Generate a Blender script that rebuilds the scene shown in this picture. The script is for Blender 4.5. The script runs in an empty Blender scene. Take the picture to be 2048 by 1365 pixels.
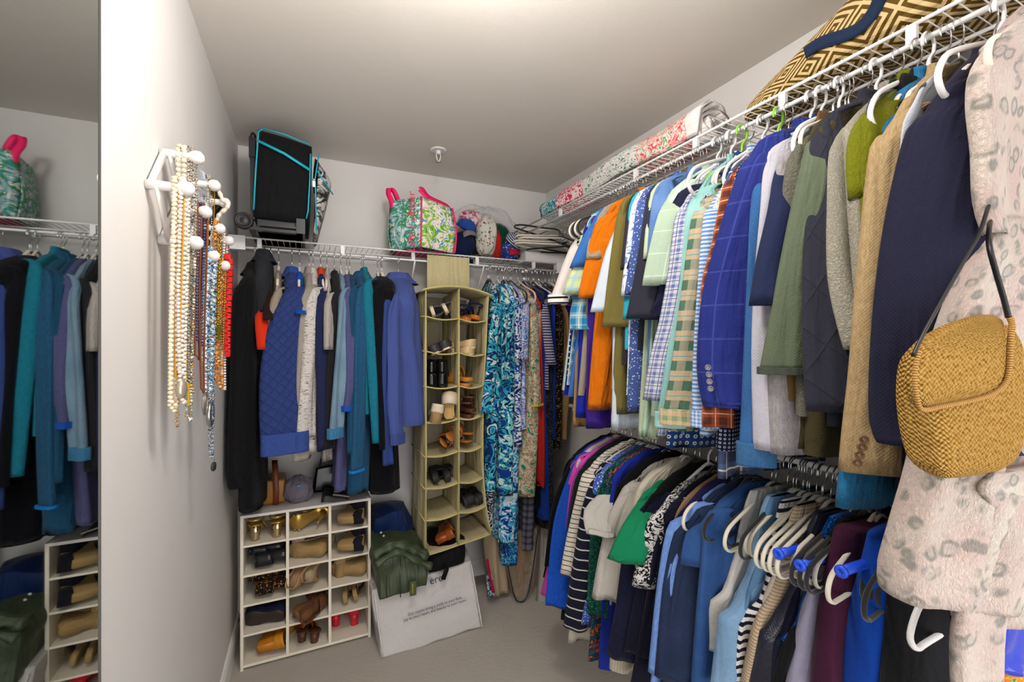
import bpy, math, random
from mathutils import Vector, Matrix
C = bpy.context.scene.collection
sin, cos, pi, rad = math.sin, math.cos, math.pi, math.radians
# ------------------------------------------------------------------ camera
FPX = 890.0; YAW = rad(24.8); CAMH = 1.455
cd = bpy.data.cameras.new('camera'); cam = bpy.data.objects.new('camera', cd); C.objects.link(cam)
cam.location = (0, 0, CAMH); cam.rotation_euler = (rad(90), 0, -YAW)
cd.sensor_width = 36; cd.lens = FPX / 2048 * 36; cd.clip_start = 0.02; cd.clip_end = 50
cd.shift_y = 0
bpy.context.scene.camera = cam
# ------------------------------------------------------------------ exposure / world / lamps
S = bpy.context.scene
S.view_settings.view_transform = 'Standard'; S.view_settings.look = 'None'
S.view_settings.exposure = 0.24; S.view_settings.gamma = 1.0; S.view_settings.use_curve_mapping = False
w = bpy.data.worlds.new('frontal_fill'); S.world = w; w.use_nodes = True  # added fill: even world light entering from behind the camera, no actual hallway source
w.node_tree.nodes['Background'].inputs[0].default_value = (0.98, 0.96, 0.95, 1)
w.node_tree.nodes['Background'].inputs[1].default_value = 3.0
def area(name, loc, rot, size, power, col=(1, 1, 1), shape='DISK', sy=None):
    l = bpy.data.lights.new(name, 'AREA'); l.shape = shape; l.size = size
    if sy: l.size_y = sy
    l.energy = power; l.color = col
    o = bpy.data.objects.new(name, l); o.location = loc; o.rotation_euler = rot; C.objects.link(o); return o
lp_ = bpy.data.lights.new('ceiling_lamp_light', 'POINT'); lp_.energy = 26; lp_.color = (1.0, .965, .925); lp_.shadow_soft_size = .10
lo_ = bpy.data.objects.new('ceiling_lamp_light', lp_); lo_.location = (.27, .78, 2.27); C.objects.link(lo_)
# ------------------------------------------------------------------ measuring: photo position -> place in the room
sY, cY = sin(YAW), cos(YAW)
def ray(px, py):
    r = (px - 1024) / FPX; u = (682.5 - py) / FPX
    return (sY + cY * r, cY - sY * r, u)
def onx(px, py, X): d = ray(px, py); t = X / d[0]; return Vector((X, d[1] * t, CAMH + d[2] * t))
def ony(px, py, Y): d = ray(px, py); t = Y / d[1]; return Vector((d[0] * t, Y, CAMH + d[2] * t))
def onz(px, py, Z): d = ray(px, py); t = (Z - CAMH) / d[2]; return Vector((d[0] * t, d[1] * t, Z))
# ------------------------------------------------------------------ materials
DYE = [1.0]
def lin(h):
    if not isinstance(h, str): return (h[0], h[1], h[2], 1)
    v = [int(h[i:i + 2], 16) / 255 for i in (0, 2, 4)]
    return tuple((c / 12.92 if c <= .04045 else ((c + .055) / 1.055) ** 2.4) * DYE[0] for c in v) + (1,)
class NB:
    def __init__(s, name):
        s.m = bpy.data.materials.new(name); s.m.use_nodes = True; s.t = s.m.node_tree
        s.b = s.t.nodes['Principled BSDF']; s._uv = None
    def new(s, ty, **k):
        n = s.t.nodes.new(ty)
        for a, v in k.items(): setattr(n, a, v)
        return n
    def put(s, sock, v):
        if hasattr(v, 'is_output'): s.t.links.new(v, sock)
        else:
            try: sock.default_value = v
            except Exception: sock.default_value = tuple(v)[:3]
    def uv(s):
        if not s._uv:
            n = s.new('ShaderNodeUVMap'); x = s.new('ShaderNodeSeparateXYZ'); s.t.links.new(n.outputs[0], x.inputs[0])
            s._uv = (n.outputs[0], x.outputs[0], x.outputs[1])
        return s._uv
    def obj(s):
        return s.new('ShaderNodeTexCoord').outputs['Object']
    def m_(s, op, a, b=0.0, c=0.0):
        n = s.new('ShaderNodeMath', operation=op); s.put(n.inputs[0], a); s.put(n.inputs[1], b); s.put(n.inputs[2], c); return n.outputs[0]
    def mix(s, f, a, b):
        n = s.new('ShaderNodeMix', data_type='RGBA'); s.put(n.inputs[0], f); s.put(n.inputs[6], a if hasattr(a, 'is_output') else lin(a)); s.put(n.inputs[7], b if hasattr(b, 'is_output') else lin(b)); return n.outputs[2]
    def comb(s, x, y, z=0.0):
        n = s.new('ShaderNodeCombineXYZ'); s.put(n.inputs[0], x); s.put(n.inputs[1], y); s.put(n.inputs[2], z); return n.outputs[0]
    def noise(s, vec, sc, det=2.0, dist=0.0, rough=.5, col=False):
        n = s.new('ShaderNodeTexNoise'); s.put(n.inputs['Vector'], vec); s.put(n.inputs['Scale'], sc); s.put(n.inputs['Detail'], det); s.put(n.inputs['Distortion'], dist); s.put(n.inputs['Roughness'], rough)
        return n.outputs[1 if col else 0]
    def vor(s, vec, sc, feat='F1', out=0, rnd=1.0):
        n = s.new('ShaderNodeTexVoronoi', feature=feat); s.put(n.inputs['Vector'], vec); s.put(n.inputs['Scale'], sc)
        s.put(n.inputs['Randomness'], rnd); return n.outputs[out]
    def ramp(s, f, stops, const=True):
        n = s.new('ShaderNodeValToRGB'); r = n.color_ramp
        if const: r.interpolation = 'CONSTANT'
        while len(r.elements) < len(stops): r.elements.new(0.5)
        for e, (p, c) in zip(r.elements, stops): e.position = p; e.color = lin(c)
        s.put(n.inputs[0], f); return n.outputs[0]
    def band(s, x, period, width, ph=0.0):      # 1 inside the stripe
        f = s.m_('FRACT', s.m_('ADD', s.m_('DIVIDE', x, period), ph)); return s.m_('LESS_THAN', f, width)
    def add(s, a, b): return s.m_('ADD', a, b)
    def mul(s, a, b): return s.m_('MULTIPLY', a, b)
    def rot(s, ang):
        _, u, v = s.uv(); c, q = cos(ang), sin(ang)
        return s.add(s.mul(u, c), s.mul(v, q)), s.add(s.mul(u, -q), s.mul(v, c))
    def bump(s, h, strength=.3, dist=.002):
        n = s.new('ShaderNodeBump'); n.inputs['Strength'].default_value = strength; n.inputs['Distance'].default_value = dist
        s.put(n.inputs['Height'], h); s.t.links.new(n.outputs[0], s.b.inputs['Normal'])
    def done(s, col, rough=.85, sheen=0.0, metal=0.0, spec=.3, bump=None, bs=.3, bd=.002, alpha=None, coat=0):
        s.put(s.b.inputs['Base Color'], col if hasattr(col, 'is_output') else lin(col)); s.b.inputs['Roughness'].default_value = rough
        s.b.inputs['Metallic'].default_value = metal; s.b.inputs['Specular IOR Level'].default_value = spec
        s.b.inputs['Sheen Weight'].default_value = sheen; s.b.inputs['Coat Weight'].default_value = coat
        if sheen: s.b.inputs['Sheen Roughness'].default_value = .5
        if bump is not None: s.bump(bump, bs, bd)
        return s.m
MC = {}
def plain(name, col, rough=.5, metal=0.0, spec=.4, coat=0, sheen=0):
    if name not in MC:
        n = NB(name); MC[name] = n.done(col, rough, sheen, metal, spec, coat=coat)
    return MC[name]
def weave(n, sc=900.0):
    uv, u, v = n.uv()
    a = n.m_('SINE', n.mul(u, sc)); b = n.m_('SINE', n.mul(v, sc)); wr = n.noise(uv, 14, 3, .6)
    dr_ = n.noise(n.comb(n.mul(u, 26), n.mul(v, 3.5)), 1, 2, .5)
    return n.add(n.add(n.mul(n.mul(a, b), .10), n.mul(wr, 2.2)), n.mul(dr_, 7.0))
FN = [0]
def fab(*a_, **k_):
    DYE[0] = k_.pop('dye', .78); m_ = fab_(*a_, **k_); DYE[0] = 1.0; return m_
def fab_(kind, *c, s=1.0, a=0.0, rough=.88, sheen=.04, bs=.55, bd=.004, w=.5, spec=.12):
    key = ('f', kind, c, s, a, rough, sheen, w)
    if key in MC: return MC[key]
    FN[0] += 1; n = NB('%s_cloth' % kind); uv, u, v = n.uv(); bmp = weave(n)
    if a: u, v = n.rot(a); vec = n.comb(u, v)
    else: vec = uv
    metal = 0.0
    if kind == 'solid':
        col = n.mix(n.noise(uv, 500, 2), c[0], c[1] if len(c) > 1 else c[0])
    elif kind == 'heather':      # streaky two-tone knit / denim
        st = n.noise(n.comb(n.mul(u, 260 * s), n.mul(v, 60 * s)), 1, 3, 0, .7)
        col = n.mix(n.m_('MULTIPLY_ADD', st, 3.0, -1.0), c[0], c[1])
    elif kind == 'slub':         # short horizontal dashes
        st = n.noise(n.comb(n.mul(u, 45 * s), n.mul(v, 420 * s)), 1, 2, .4, .6)
        col = n.mix(n.m_('GREATER_THAN', st, .60), c[0], c[1]); bmp = n.add(bmp, st)
    elif kind == 'denim':
        st = n.noise(n.comb(n.mul(u, 600), n.mul(v, 120)), 1, 2, 0, .7); pt = n.noise(uv, 9, 3)
        col = n.mix(n.m_('MULTIPLY_ADD', n.add(n.mul(st, .5), n.mul(pt, .6)), 2.2, -.7), c[0], c[1])
    elif kind == 'hstripe':
        col = n.mix(n.band(v, .03 * s, w), c[0], c[1])
    elif kind == 'vstripe':
        col = n.mix(n.band(u, .03 * s, w), c[0], c[1])
    elif kind == 'gingham':
        f = n.mul(n.add(n.band(v, .014 * s, .5), n.band(u, .014 * s, .5)), .5); col = n.mix(f, c[0], c[1])
    elif kind == 'plaid':        # base, bold band, thin line
        f = n.mul(n.add(n.band(v, .06 * s, w), n.band(u, .06 * s, w)), .5); col = n.mix(f, c[0], c[1])
        col = n.mix(n.m_('MAXIMUM', n.band(v, .06 * s, .07, .28), n.band(u, .06 * s, .07, .28)), col, c[2])
    elif kind == 'window':       # thin line check on a solid
        f = n.m_('MAXIMUM', n.band(v, .06 * s, .05), n.band(u, .06 * s, .05)); col = n.mix(n.mul(f, .55), c[0], c[1])
    elif kind == 'dots':
        d = n.vor(vec, 60 / s, rnd=0.0); col = n.mix(n.m_('LESS_THAN', d, .28), c[0], c[1])
        if len(c) > 2: col = n.mix(n.m_('LESS_THAN', d, .14), col, c[2])
    elif kind == 'ditsy':        # small scattered motifs
        d = n.vor(vec, 70 / s, rnd=1.0); col = n.mix(n.m_('LESS_THAN', d, .26), c[0], c[1])
        if len(c) > 2: col = n.mix(n.m_('LESS_THAN', n.vor(vec, 47 / s), .22), col, c[2])
    elif kind == 'floral':       # swirling print
        f = n.noise(vec, 22 / s, 1.5, 2.6, .55); k = len(c); col = n.ramp(f, [(.0 if i == 0 else .30 + .40 * i / k, x) for i, x in enumerate(c)])
        d = n.vor(vec, 34 / s); g = n.noise(vec, 40 / s, 1, 3.0); col = n.mix(n.mul(n.m_('LESS_THAN', d, .34), n.m_('GREATER_THAN', g, .5)), col, c[-1])
    elif kind == 'quilt':
        p = .032 * s; a1, b1 = n.rot(rad(52)); a2, b2 = n.rot(rad(-38) if w == .5 else rad(-52))
        e = lambda x: n.m_('POWER', n.m_('ABSOLUTE', n.m_('SINE', n.mul(x, pi / p))), .35 / s)
        h = n.m_('MINIMUM', e(a1), e(a2)); bmp = n.add(n.mul(h, 1.3), n.mul(bmp, .35)); bd = .006; bs = .7
        col = n.mix(n.noise(uv, 380, 2), c[0], c[1])
    elif kind == 'fur':
        h = n.noise(n.comb(n.mul(u, 1), n.mul(v, .35)), 260, 4, .3, .7); g = n.noise(uv, 22, 3, .8); bmp = n.add(n.add(n.mul(h, 2.0), n.mul(g, 2)), n.mul(bmp, .5)); bs = .8; bd = .005
        col = n.mix(h, c[0], c[1])
    elif kind == 'teddy':
        h = n.noise(uv, 170, 3, .8, .7); bmp = n.add(n.mul(h, 3), n.mul(n.noise(uv, 14, 2), 2)); bs = .8; bd = .006; col = n.mix(h, c[0], c[1])
    elif kind == 'sequin':
        d = n.vor(uv, 240, 'F1', 1); x = n.new('ShaderNodeSeparateXYZ'); n.t.links.new(d, x.inputs[0])
        col = n.ramp(x.outputs[0], [(0, c[0]), (.4, c[1]), (.8, c[2])]); bmp = n.mul(n.vor(uv, 240), 3); metal = .6; rough = .3; bs = .8
    elif kind == 'madras':       # broad horizontal bands crossed by tan
        f = n.band(v, .055 * s, .5); g = n.band(u, .05 * s, .45); h = n.band(v, .0055, .4)
        col = n.mix(f, n.mix(n.mul(h, .4), c[0], 'c98f6f'), c[1]); col = n.mix(n.mul(g, .45), col, c[2])
        col = n.mix(n.mul(n.band(v, .055 * s, .05, .3), .8), col, c[3])
    elif kind == 'leopardplush':
        wv = n.comb(n.add(u, n.mul(n.noise(uv, 24, 2), .022)), n.add(v, n.mul(n.noise(n.comb(v, u), 24, 2), .022)))
        d = n.vor(wv, 24 / s, rnd=.8)
        sm = lambda x, e0, e1: n.m_('MULTIPLY', n.m_('MINIMUM', n.m_('MAXIMUM', n.m_('DIVIDE', n.m_('SUBTRACT', x, e0), e1 - e0), 0.0), 1.0), 1.0)
        ring = n.mul(sm(d, .20, .30), n.m_('SUBTRACT', 1.0, sm(d, .38, .50))); core = n.m_('SUBTRACT', 1.0, sm(d, .16, .28))
        gate = sm(n.noise(vec, 26, 2), .40, .52)
        base = n.mix(n.m_('MULTIPLY_ADD', n.noise(uv, 9, 3), 2.6, -.9), c[0], c[1])
        col = n.mix(n.mul(n.mul(ring, gate), .75), base, c[2]); col = n.mix(n.mul(core, .45), col, c[3])
        h = n.noise(n.comb(u, n.mul(v, .5)), 240, 4, .4, .7); bmp = n.add(n.mul(h, 3), n.mul(n.noise(uv, 40, 2), 2)); bs = .8; bd = .005
    elif kind == 'leopard':
        d = n.vor(vec, 75 / s, rnd=.9); d2 = n.add(d, n.mul(n.noise(uv, 150, 1), .2))
        ring = n.mul(n.m_('GREATER_THAN', d2, .22), n.m_('LESS_THAN', d2, .44)); col = n.mix(ring, c[0], c[1])
    elif kind == 'diamond':      # nested diamonds
        p = .085 * s
        tri = lambda x: n.m_('ABSOLUTE', n.m_('SUBTRACT', n.m_('FRACT', n.m_('DIVIDE', x, p)), .5))
        dd = n.add(tri(u), tri(v)); f = n.m_('ABSOLUTE', n.m_('SUBTRACT', dd, .5))
        col = n.mix(n.m_('LESS_THAN', n.m_('FRACT', n.add(n.mul(f, 6.0), .25)), .5), c[0], c[1])
    elif kind == 'straw':
        uu = n.m_('SINE', n.mul(u, 2 * pi / .0085)); vv = n.m_('SINE', n.add(n.mul(v, 2 * pi / .0075), n.mul(n.m_('SINE', n.mul(u, 2 * pi / .017)), .9)))
        q = n.noise(uv, 160, 2); h = n.add(n.mul(n.mul(uu, vv), .9), n.mul(q, 1.6)); bmp = n.mul(h, 2.2); bs = .9; bd = .004
        col = n.ramp(n.add(n.mul(n.mul(uu, vv), .22), q), [(0, c[2]), (.36, c[0]), (.62, c[1])], False)
    elif kind == 'patch':        # quilt patches of print running along v
        g = n.noise(vec, 34, 1.5, 2.4)
        
        red = n.mix(n.m_('GREATER_THAN', g, .50), 'd23a5c', 'f4dfe0'); teal = n.ramp(g, [(0, '1f6f8f'), (.42, '3fa6c0'), (.5, 'e8eee8'), (.58, '2f9a86')])
        leaf = n.mix(n.m_('LESS_THAN', n.m_('ABSOLUTE', n.m_('SUBTRACT', n.noise(n.comb(u, n.mul(v, .4)), 46, 1, 2.0), .5)), .03), 'e6dedb', '35805f')
        rose = n.ramp(g, [(0, 'd9485c'), (.40, 'f09a8c'), (.5, 'eae2de'), (.60, '6fb56a'), (.68, '3fa6a8')])
        q = v; col = n.mix(n.m_('GREATER_THAN', q, .05), 'e2dad6', rose); col = n.mix(n.m_('GREATER_THAN', q, .30), col, leaf); col = n.mix(n.m_('GREATER_THAN', q, .70), col, red); col = n.mix(n.m_('GREATER_THAN', q, .93), col, teal)
    else: raise ValueError(kind)
    MC[key] = n.done(col, rough, sheen, metal, spec, bmp, bs, bd); return MC[key]
chrome = plain('chrome_wire', (.62, .62, .63), .22, 1.0)
goldm = plain('gold_metal', 'c9973f', .28, 1.0)
velv_b = plain('black_velvet', '0b0b0d', .85, sheen=.3)
velv_i = plain('ivory_velvet', 'cdc4b4', .8, sheen=.4)
velv_g = plain('grey_velvet', 'a39c90', .8, sheen=.4)
pl_w = plain('white_plastic', 'dcd9d8', .35)
pl_b = plain('blue_plastic', '2450d8', .35)
wirew = plain('white_coated_wire', 'dbd8d6', .4)
# ------------------------------------------------------------------ mesh helpers
def link(name, me, mat, parent=None, smooth=True):
    if mat is not None:
        for mm in (mat if isinstance(mat, (list, tuple)) else [mat]): me.materials.append(mm)
    if smooth:
        for p in me.polygons: p.use_smooth = True
    o = bpy.data.objects.new(name, me); C.objects.link(o)
    if parent is not None: o.parent = parent
    return o
class MB:
    def __init__(s): s.v = []; s.f = []; s.uv = []; s.mi = []; s.sm = []; s.k = 0; s.smooth = True; s.capuv = None
    def face(s, idx, uv=None):
        s.f.append(idx); s.uv.append(uv or [(s.v[i][0] + s.v[i][1] * .7, s.v[i][2] + s.v[i][1] * .3) for i in idx]); s.mi.append(s.k); s.sm.append(s.smooth)
    def grid(s, rows, closed=True, us=None, vs=None, capA=True, capB=True):
        b = len(s.v); n = len(rows[0])
        for r in rows: s.v.extend([tuple(p) for p in r])
        m = n if closed else n - 1
        if us is None:
            mid = rows[len(rows) // 2]; us = [0]
            for j in range(n): us.append(us[-1] + (Vector(mid[(j + 1) % n]) - Vector(mid[j])).length)
        if vs is None:
            vs = [0]
            for i in range(1, len(rows)): vs.append(vs[-1] + (Vector(rows[i][0]) - Vector(rows[i - 1][0])).length)
        for i in range(len(rows) - 1):
            for j in range(m):
                a = b + i * n + j; c = b + i * n + (j + 1) % n
                s.face([a, c, c + n, a + n], [(us[j], vs[i]), (us[j + 1], vs[i]), (us[j + 1], vs[i + 1]), (us[j], vs[i + 1])])
        if closed and capA: s.face([b + j for j in range(n)][::-1], s.capuv and [s.capuv] * n)
        if closed and capB: s.face([b + (len(rows) - 1) * n + j for j in range(n)])
    def box(s, x0, y0, z0, x1, y1, z1, M=None):
        P = [Vector((x, y, z)) for z in (z0, z1) for x, y in ((x0, y0), (x1, y0), (x1, y1), (x0, y1))]
        if M: P = [M @ p for p in P]
        b = len(s.v); s.v.extend([tuple(p) for p in P]); sm = s.smooth; s.smooth = False
        for q in ((3, 2, 1, 0), (4, 5, 6, 7), (0, 1, 5, 4), (1, 2, 6, 5), (2, 3, 7, 6), (3, 0, 4, 7)): s.face([b + i for i in q])
        s.smooth = sm
    def tube(s, pts, r, n=8, closed=False, flat=1.0, up=None):
        pts = [Vector(p) for p in pts]; N = len(pts); rows = []; prev = None
        rr = r if isinstance(r, (list, tuple)) else [r] * N
        for i, p in enumerate(pts):
            if closed: t = pts[(i + 1) % N] - pts[i - 1]
            else: t = pts[min(i + 1, N - 1)] - pts[max(i - 1, 0)]
            if t.length < 1e-9: t = Vector((0, 0, 1))
            t.normalize()
            if up is not None: a = Vector(up) - t * t.dot(Vector(up))
            elif prev is None: a = t.orthogonal()
            else: a = prev - t * prev.dot(t)
            if a.length < 1e-6: a = t.orthogonal()
            a.normalize(); prev = a; b = t.cross(a)
            rows.append([p + (a * cos(2 * pi * k / n) + b * sin(2 * pi * k / n) * flat) * rr[i] for k in range(n)])
        if closed: rows.append(rows[0])
        s.grid(rows, capA=not closed, capB=not closed)
    def ball(s, c, r, n=8, m=6, sc=(1, 1, 1)):
        c = Vector(c); rows = []
        for i in range(m + 1):
            a = pi * i / m; a = min(max(a, .02), pi - .02)
            rows.append([c + Vector((r * sc[0] * sin(a) * cos(2 * pi * k / n), r * sc[1] * sin(a) * sin(2 * pi * k / n), r * sc[2] * cos(a))) for k in range(n)])
        s.grid(rows)
    def lathe(s, c, axis, prof, n=16):   # prof: (radius, height along axis)
        c = Vector(c); ax = Vector(axis).normalized(); a = ax.orthogonal().normalized(); b = ax.cross(a)
        s.grid([[c + ax * h + (a * cos(2 * pi * k / n) + b * sin(2 * pi * k / n)) * max(r, 1e-4) for k in range(n)] for r, h in prof])
    def build(s, name, mat, parent=None, origin=None):
        me = bpy.data.meshes.new(name); o = Vector(origin) if origin else Vector((0, 0, 0))
        me.from_pydata([tuple(Vector(p) - o) for p in s.v] if origin else s.v, [], s.f)
        uvl = me.uv_layers.new(name='UVMap'); i = 0
        for f in s.uv:
            for q in f: uvl.data[i].uv = q; i += 1
        ob = link(name, me, mat, parent, False)
        for p, k, sm in zip(me.polygons, s.mi, s.sm): p.material_index = k; p.use_smooth = sm
        if origin: ob.location = o
        return ob
def thing(name, label, cat, loc=(0, 0, 0), group=None, rz=0):
    o = bpy.data.objects.new(name, None); C.objects.link(o); o.location = loc; o.rotation_euler = (0, 0, rz); o.empty_display_size = .05
    return tag(o, label, cat, group)
def tag(o, label, cat, group=None):
    o['label'] = label; o['category'] = cat
    if group: o['group'] = group
    return o
def struct(o): o['kind'] = 'structure'; return o
def cr(P, t):
    n = len(P) - 1; i = min(int(t), n - 1); f = t - i; g = lambda k: P[max(0, min(n, k))]
    a, b, c, d = g(i - 1), g(i), g(i + 1), g(i + 2)
    return [.5 * (2 * q + (r - p) * f + (2 * p - 5 * q + 4 * r - e) * f * f + (3 * q - p - 3 * r + e) * f ** 3) for p, q, r, e in zip(a, b, c, d)]
def curve(P, n):
    P = [list(p) for p in P]; return [cr(P, (len(P) - 1) * i / (n - 1)) for i in range(n)]
def sheet(name, rows, mat, parent=None, amp=.006, fk=70., seed=0, nseg=44, hem=True, sq=.75, step=.03, hemw=.0, mb=None, top=0.25, origin=None, side=.0015):
    """cloth tube: rows (z, Lx, Ly, Rx, Ry, thickness) from top to bottom; long axis runs from L to R"""
    R = random.Random(seed); p1, p2, p3, p4 = [R.uniform(0, 6.28) for _ in range(4)]
    H = sum(((Vector(rows[i][:3]) - Vector(rows[i + 1][:3])).length) for i in range(len(rows) - 1)); N = max(8, int(H / step))
    # resample by height
    dense = []
    for i in range(len(rows) - 1):
        k = max(2, int(round(N * (Vector(rows[i][:3]) - Vector(rows[i + 1][:3])).length / max(H, 1e-6))))
        for q in range(k): dense.append(cr(rows, i + q / k))
    dense.append(list(rows[-1])); ztop = dense[0][0]; zbot = dense[-1][0]
    ref = max(dense, key=lambda r: (r[1] - r[3]) ** 2 + (r[2] - r[4]) ** 2); wl = math.hypot(ref[1] - ref[3], ref[2] - ref[4])
    out = []; cs = []
    for j in range(nseg):
        t = 2 * pi * j / nseg; cc, ss = cos(t), sin(t); cs.append((math.copysign(abs(cc) ** sq, cc), math.copysign(abs(ss) ** sq, ss)))
    def ring(r, sh=1.0, dz=0.0):
        z, Lx, Ly, Rx, Ry, th = r; A = Vector((Rx - Lx, Ry - Ly, 0)); half = A.length / 2; a = A.normalized() if half > 1e-6 else Vector((1, 0, 0)); b = Vector((-a.y, a.x, 0))
        cx = Vector(((Lx + Rx) / 2, (Ly + Ry) / 2, 0)); g = min(1, max(0, (ztop - z) / top)) if top > 0 else 1.; row = []
        for ca, sb in cs:
            al = ca * half * sh; q = al
            f = g * amp * (sin(fk * q + p1 + 1.3 * sin(4 * z + p2)) + .55 * sin(fk * 1.83 * q + p3 + 1.7 * sin(3.1 * z + p4)))
            f2 = g * side * sin(fk * 1.3 * q + 9 * z + p4 + (2 if sb > 0 else 0))
            pz = z + dz + (hemw * sin(fk * .35 * q + p2) * (1 if z < zbot + .02 else 0))
            row.append(cx + a * al + b * (sb * th / 2 * sh + f + f2) + Vector((0, 0, pz)))
        return row
    out = [ring(r) for r in dense]
    if hem: out += [ring(dense[-1], .90, .001), ring(dense[-1], .84, .015)]
    own = mb is None; mb = mb or MB()
    us = [0]
    for j in range(nseg):
        (a0, b0), (a1, b1) = cs[j], cs[(j + 1) % nseg]; us.append(us[-1] + math.hypot((a1 - a0) * wl / 2, (b1 - b0) * ref[5] / 2))
    vs = [0]
    for i in range(1, len(out)):
        vs.append(vs[-1] + (Vector(dense[min(i, len(dense) - 1)][:3]) - Vector(dense[min(i, len(dense)) - 1][:3])).length if i < len(dense) else vs[-1] + .01)
    off = R.uniform(0, 3); mb.grid(out, us=[x + off for x in us], vs=[off - x for x in vs])
    if own: return mb.build(name, mat, parent, origin)
def band_path(mb, pts, wdir, wd, th):
    """flat strap: pts centre line, wdir width direction"""
    pts = [Vector(p) for p in pts]; rows = []; W = Vector(wdir).normalized()
    for i, p in enumerate(pts):
        t = (pts[min(i + 1, len(pts) - 1)] - pts[max(i - 1, 0)]); t = t.normalized() if t.length > 1e-9 else Vector((0, 0, 1))
        Wp = (W - t * W.dot(t)); Wp = Wp.normalized() if Wp.length > 1e-6 else W; nn = t.cross(Wp).normalized()
        rows.append([p + Wp * (a * wd / 2) + nn * (b * th / 2) for a, b in ((-1, -1), (0, -1.15), (1, -1), (1, 1), (0, 1.15), (-1, 1))])
    mb.grid(rows)
# ================================================================== THE ROOM
XL, XR, YB, ZC, YF = -0.312, 1.455, 2.605, 2.44, -0.8  # front left open and cut short so more of the added fill enters
def wallmat(name, col, sc=1.0, tone=None):
    n = NB(name); v = n.obj(); o = n.noise(v, 240, 3); g = n.noise(v, 5, 3)
    c = n.mix(g, col, tone or col); return n.done(c, .62, spec=.35, bump=n.add(o, n.mul(g, 2)), bs=.12, bd=.002)
wm = wallmat('painted_wall', 'd5d1ce', tone='cdc9c6'); cm = wallmat('painted_ceiling', 'dcd5cd', tone='d7d0c7'); trimm = plain('white_trim_paint', 'dedcd9', .4)
def slab(name, a, b, mat, kind='structure'):
    mb = MB(); mb.box(*a, *b); o = mb.build(name, mat); o['kind'] = kind; return o
n = NB('cut_pile_carpet'); v = n.obj(); a1 = n.noise(v, 420, 3, .4, .8); a2 = n.noise(v, 3.2, 2, .6); a3 = n.noise(v, 60, 3)
cc = n.mix(a1, 'd6c7b6', 'f8eee0'); cc = n.mix(n.m_('MULTIPLY_ADD', a2, 1.2, -.35), cc, 'eaddcd')
carpet = n.done(cc, .95, sheen=.3, spec=.1, bump=n.add(n.mul(a1, 3), n.mul(a3, 2)), bs=.9, bd=.006)
slab('floor', (XL - .05, YF, -.05), (XR + .05, YB + .05, 0), carpet)
slab('ceiling', (XL - .05, YF, ZC), (XR + .05, YB + .05, ZC + .05), cm)
slab('wall_left', (XL - .05, YF, 0), (XL, YB, ZC), wm); slab('wall_right', (XR, YF, 0), (XR + .05, YB, ZC), wm)
slab('wall_back', (XL - .05, YB, 0), (XR + .05, YB + .05, ZC), wm)
def base(name, pts, th):
    mb = MB(); (x0, y0), (x1, y1), (nx, ny) = pts; pr = [(0, 0), (.014, 0), (.014, .075), (.010, .09), (.005, .098), (0, .10)]
    mb.smooth = False; mb.grid([[(x + nx * d, y + ny * d, z) for d, z in pr] for x, y in ((x0, y0), (x1, y1))]); struct(mb.build(name, trimm))
base('baseboard_left', ((XL, 0.95), (XL, YB), (1, 0)), 1); base('baseboard_back', ((XL, YB), (XR, YB), (0, -1)), 1); base('baseboard_right', ((XR, YF), (XR, YB), (-1, 0)), 1)
# mirror fixed to the left wall beside the camera
n = NB('silvered_glass'); sp = n.m_('GREATER_THAN', n.noise(n.obj(), 330, 2), .73)
mirm = n.done(n.mix(sp, 'c8cdca', 'd8dcda'), .02, metal=1.0)
YM = onx(200, 680, XL + .006).y
mr = thing('wall_mirror', 'tall frameless mirror on the left wall, dusty, reflecting the hanging coats', 'mirror', (XL + .005, YM - .7, .02))
mb = MB(); mb.box(XL + .001, -.75, .02, XL + .005, YM, 2.42); g = mb.build('mirror_glass', mirm, mr); g.matrix_parent_inverse = Matrix.Translation(-mr.location)
mb = MB(); mb.box(XL + .0005, YM, .02, XL + .0065, YM + .003, 2.42); g = mb.build('mirror_edge', plain('dark_mirror_edge', '4a4742', .4), mr); g.matrix_parent_inverse = Matrix.Translation(-mr.location)
def part(mb, name, mat, parent):       # child mesh modelled in room coordinates
    o = mb.build(name, mat, parent)
    if parent.type == 'EMPTY': o.matrix_parent_inverse = Matrix.Translation(-parent.location)
    return o
# sprinkler
sp_ = onz(877, 301, ZC - .002)
t = thing('fire_sprinkler', 'small white fire sprinkler head on the ceiling', 'sprinkler', (sp_.x, sp_.y, ZC - .07))
m = MB(); m.lathe((sp_.x, sp_.y, ZC), (0, 0, -1), [(.0, 0), (.042, 0), (.042, .003), (.034, .007), (.026, .004), (.016, .004), (.0, .004)], 28); part(m, 'ceiling_plate', pl_w, t)
m = MB(); m.lathe((sp_.x, sp_.y, ZC), (0, 0, -1), [(.012, 0), (.013, .018), (.010, .022), (.0, .022)], 14)
for q in (-1, 1): m.tube([(sp_.x + q * .011, sp_.y, ZC - .02), (sp_.x + q * .011, sp_.y, ZC - .035), (sp_.x + q * .003, sp_.y, ZC - .062)], .0028, 8)
part(m, 'frame_arms', pl_w, t)
m = MB(); m.lathe((sp_.x, sp_.y, ZC - .06), (0, 0, -1), [(0, 0), (.007, 0), (.016, .004), (.017, .006), (.004, .006), (0, .003)], 18); part(m, 'deflector', chrome, t)
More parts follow.
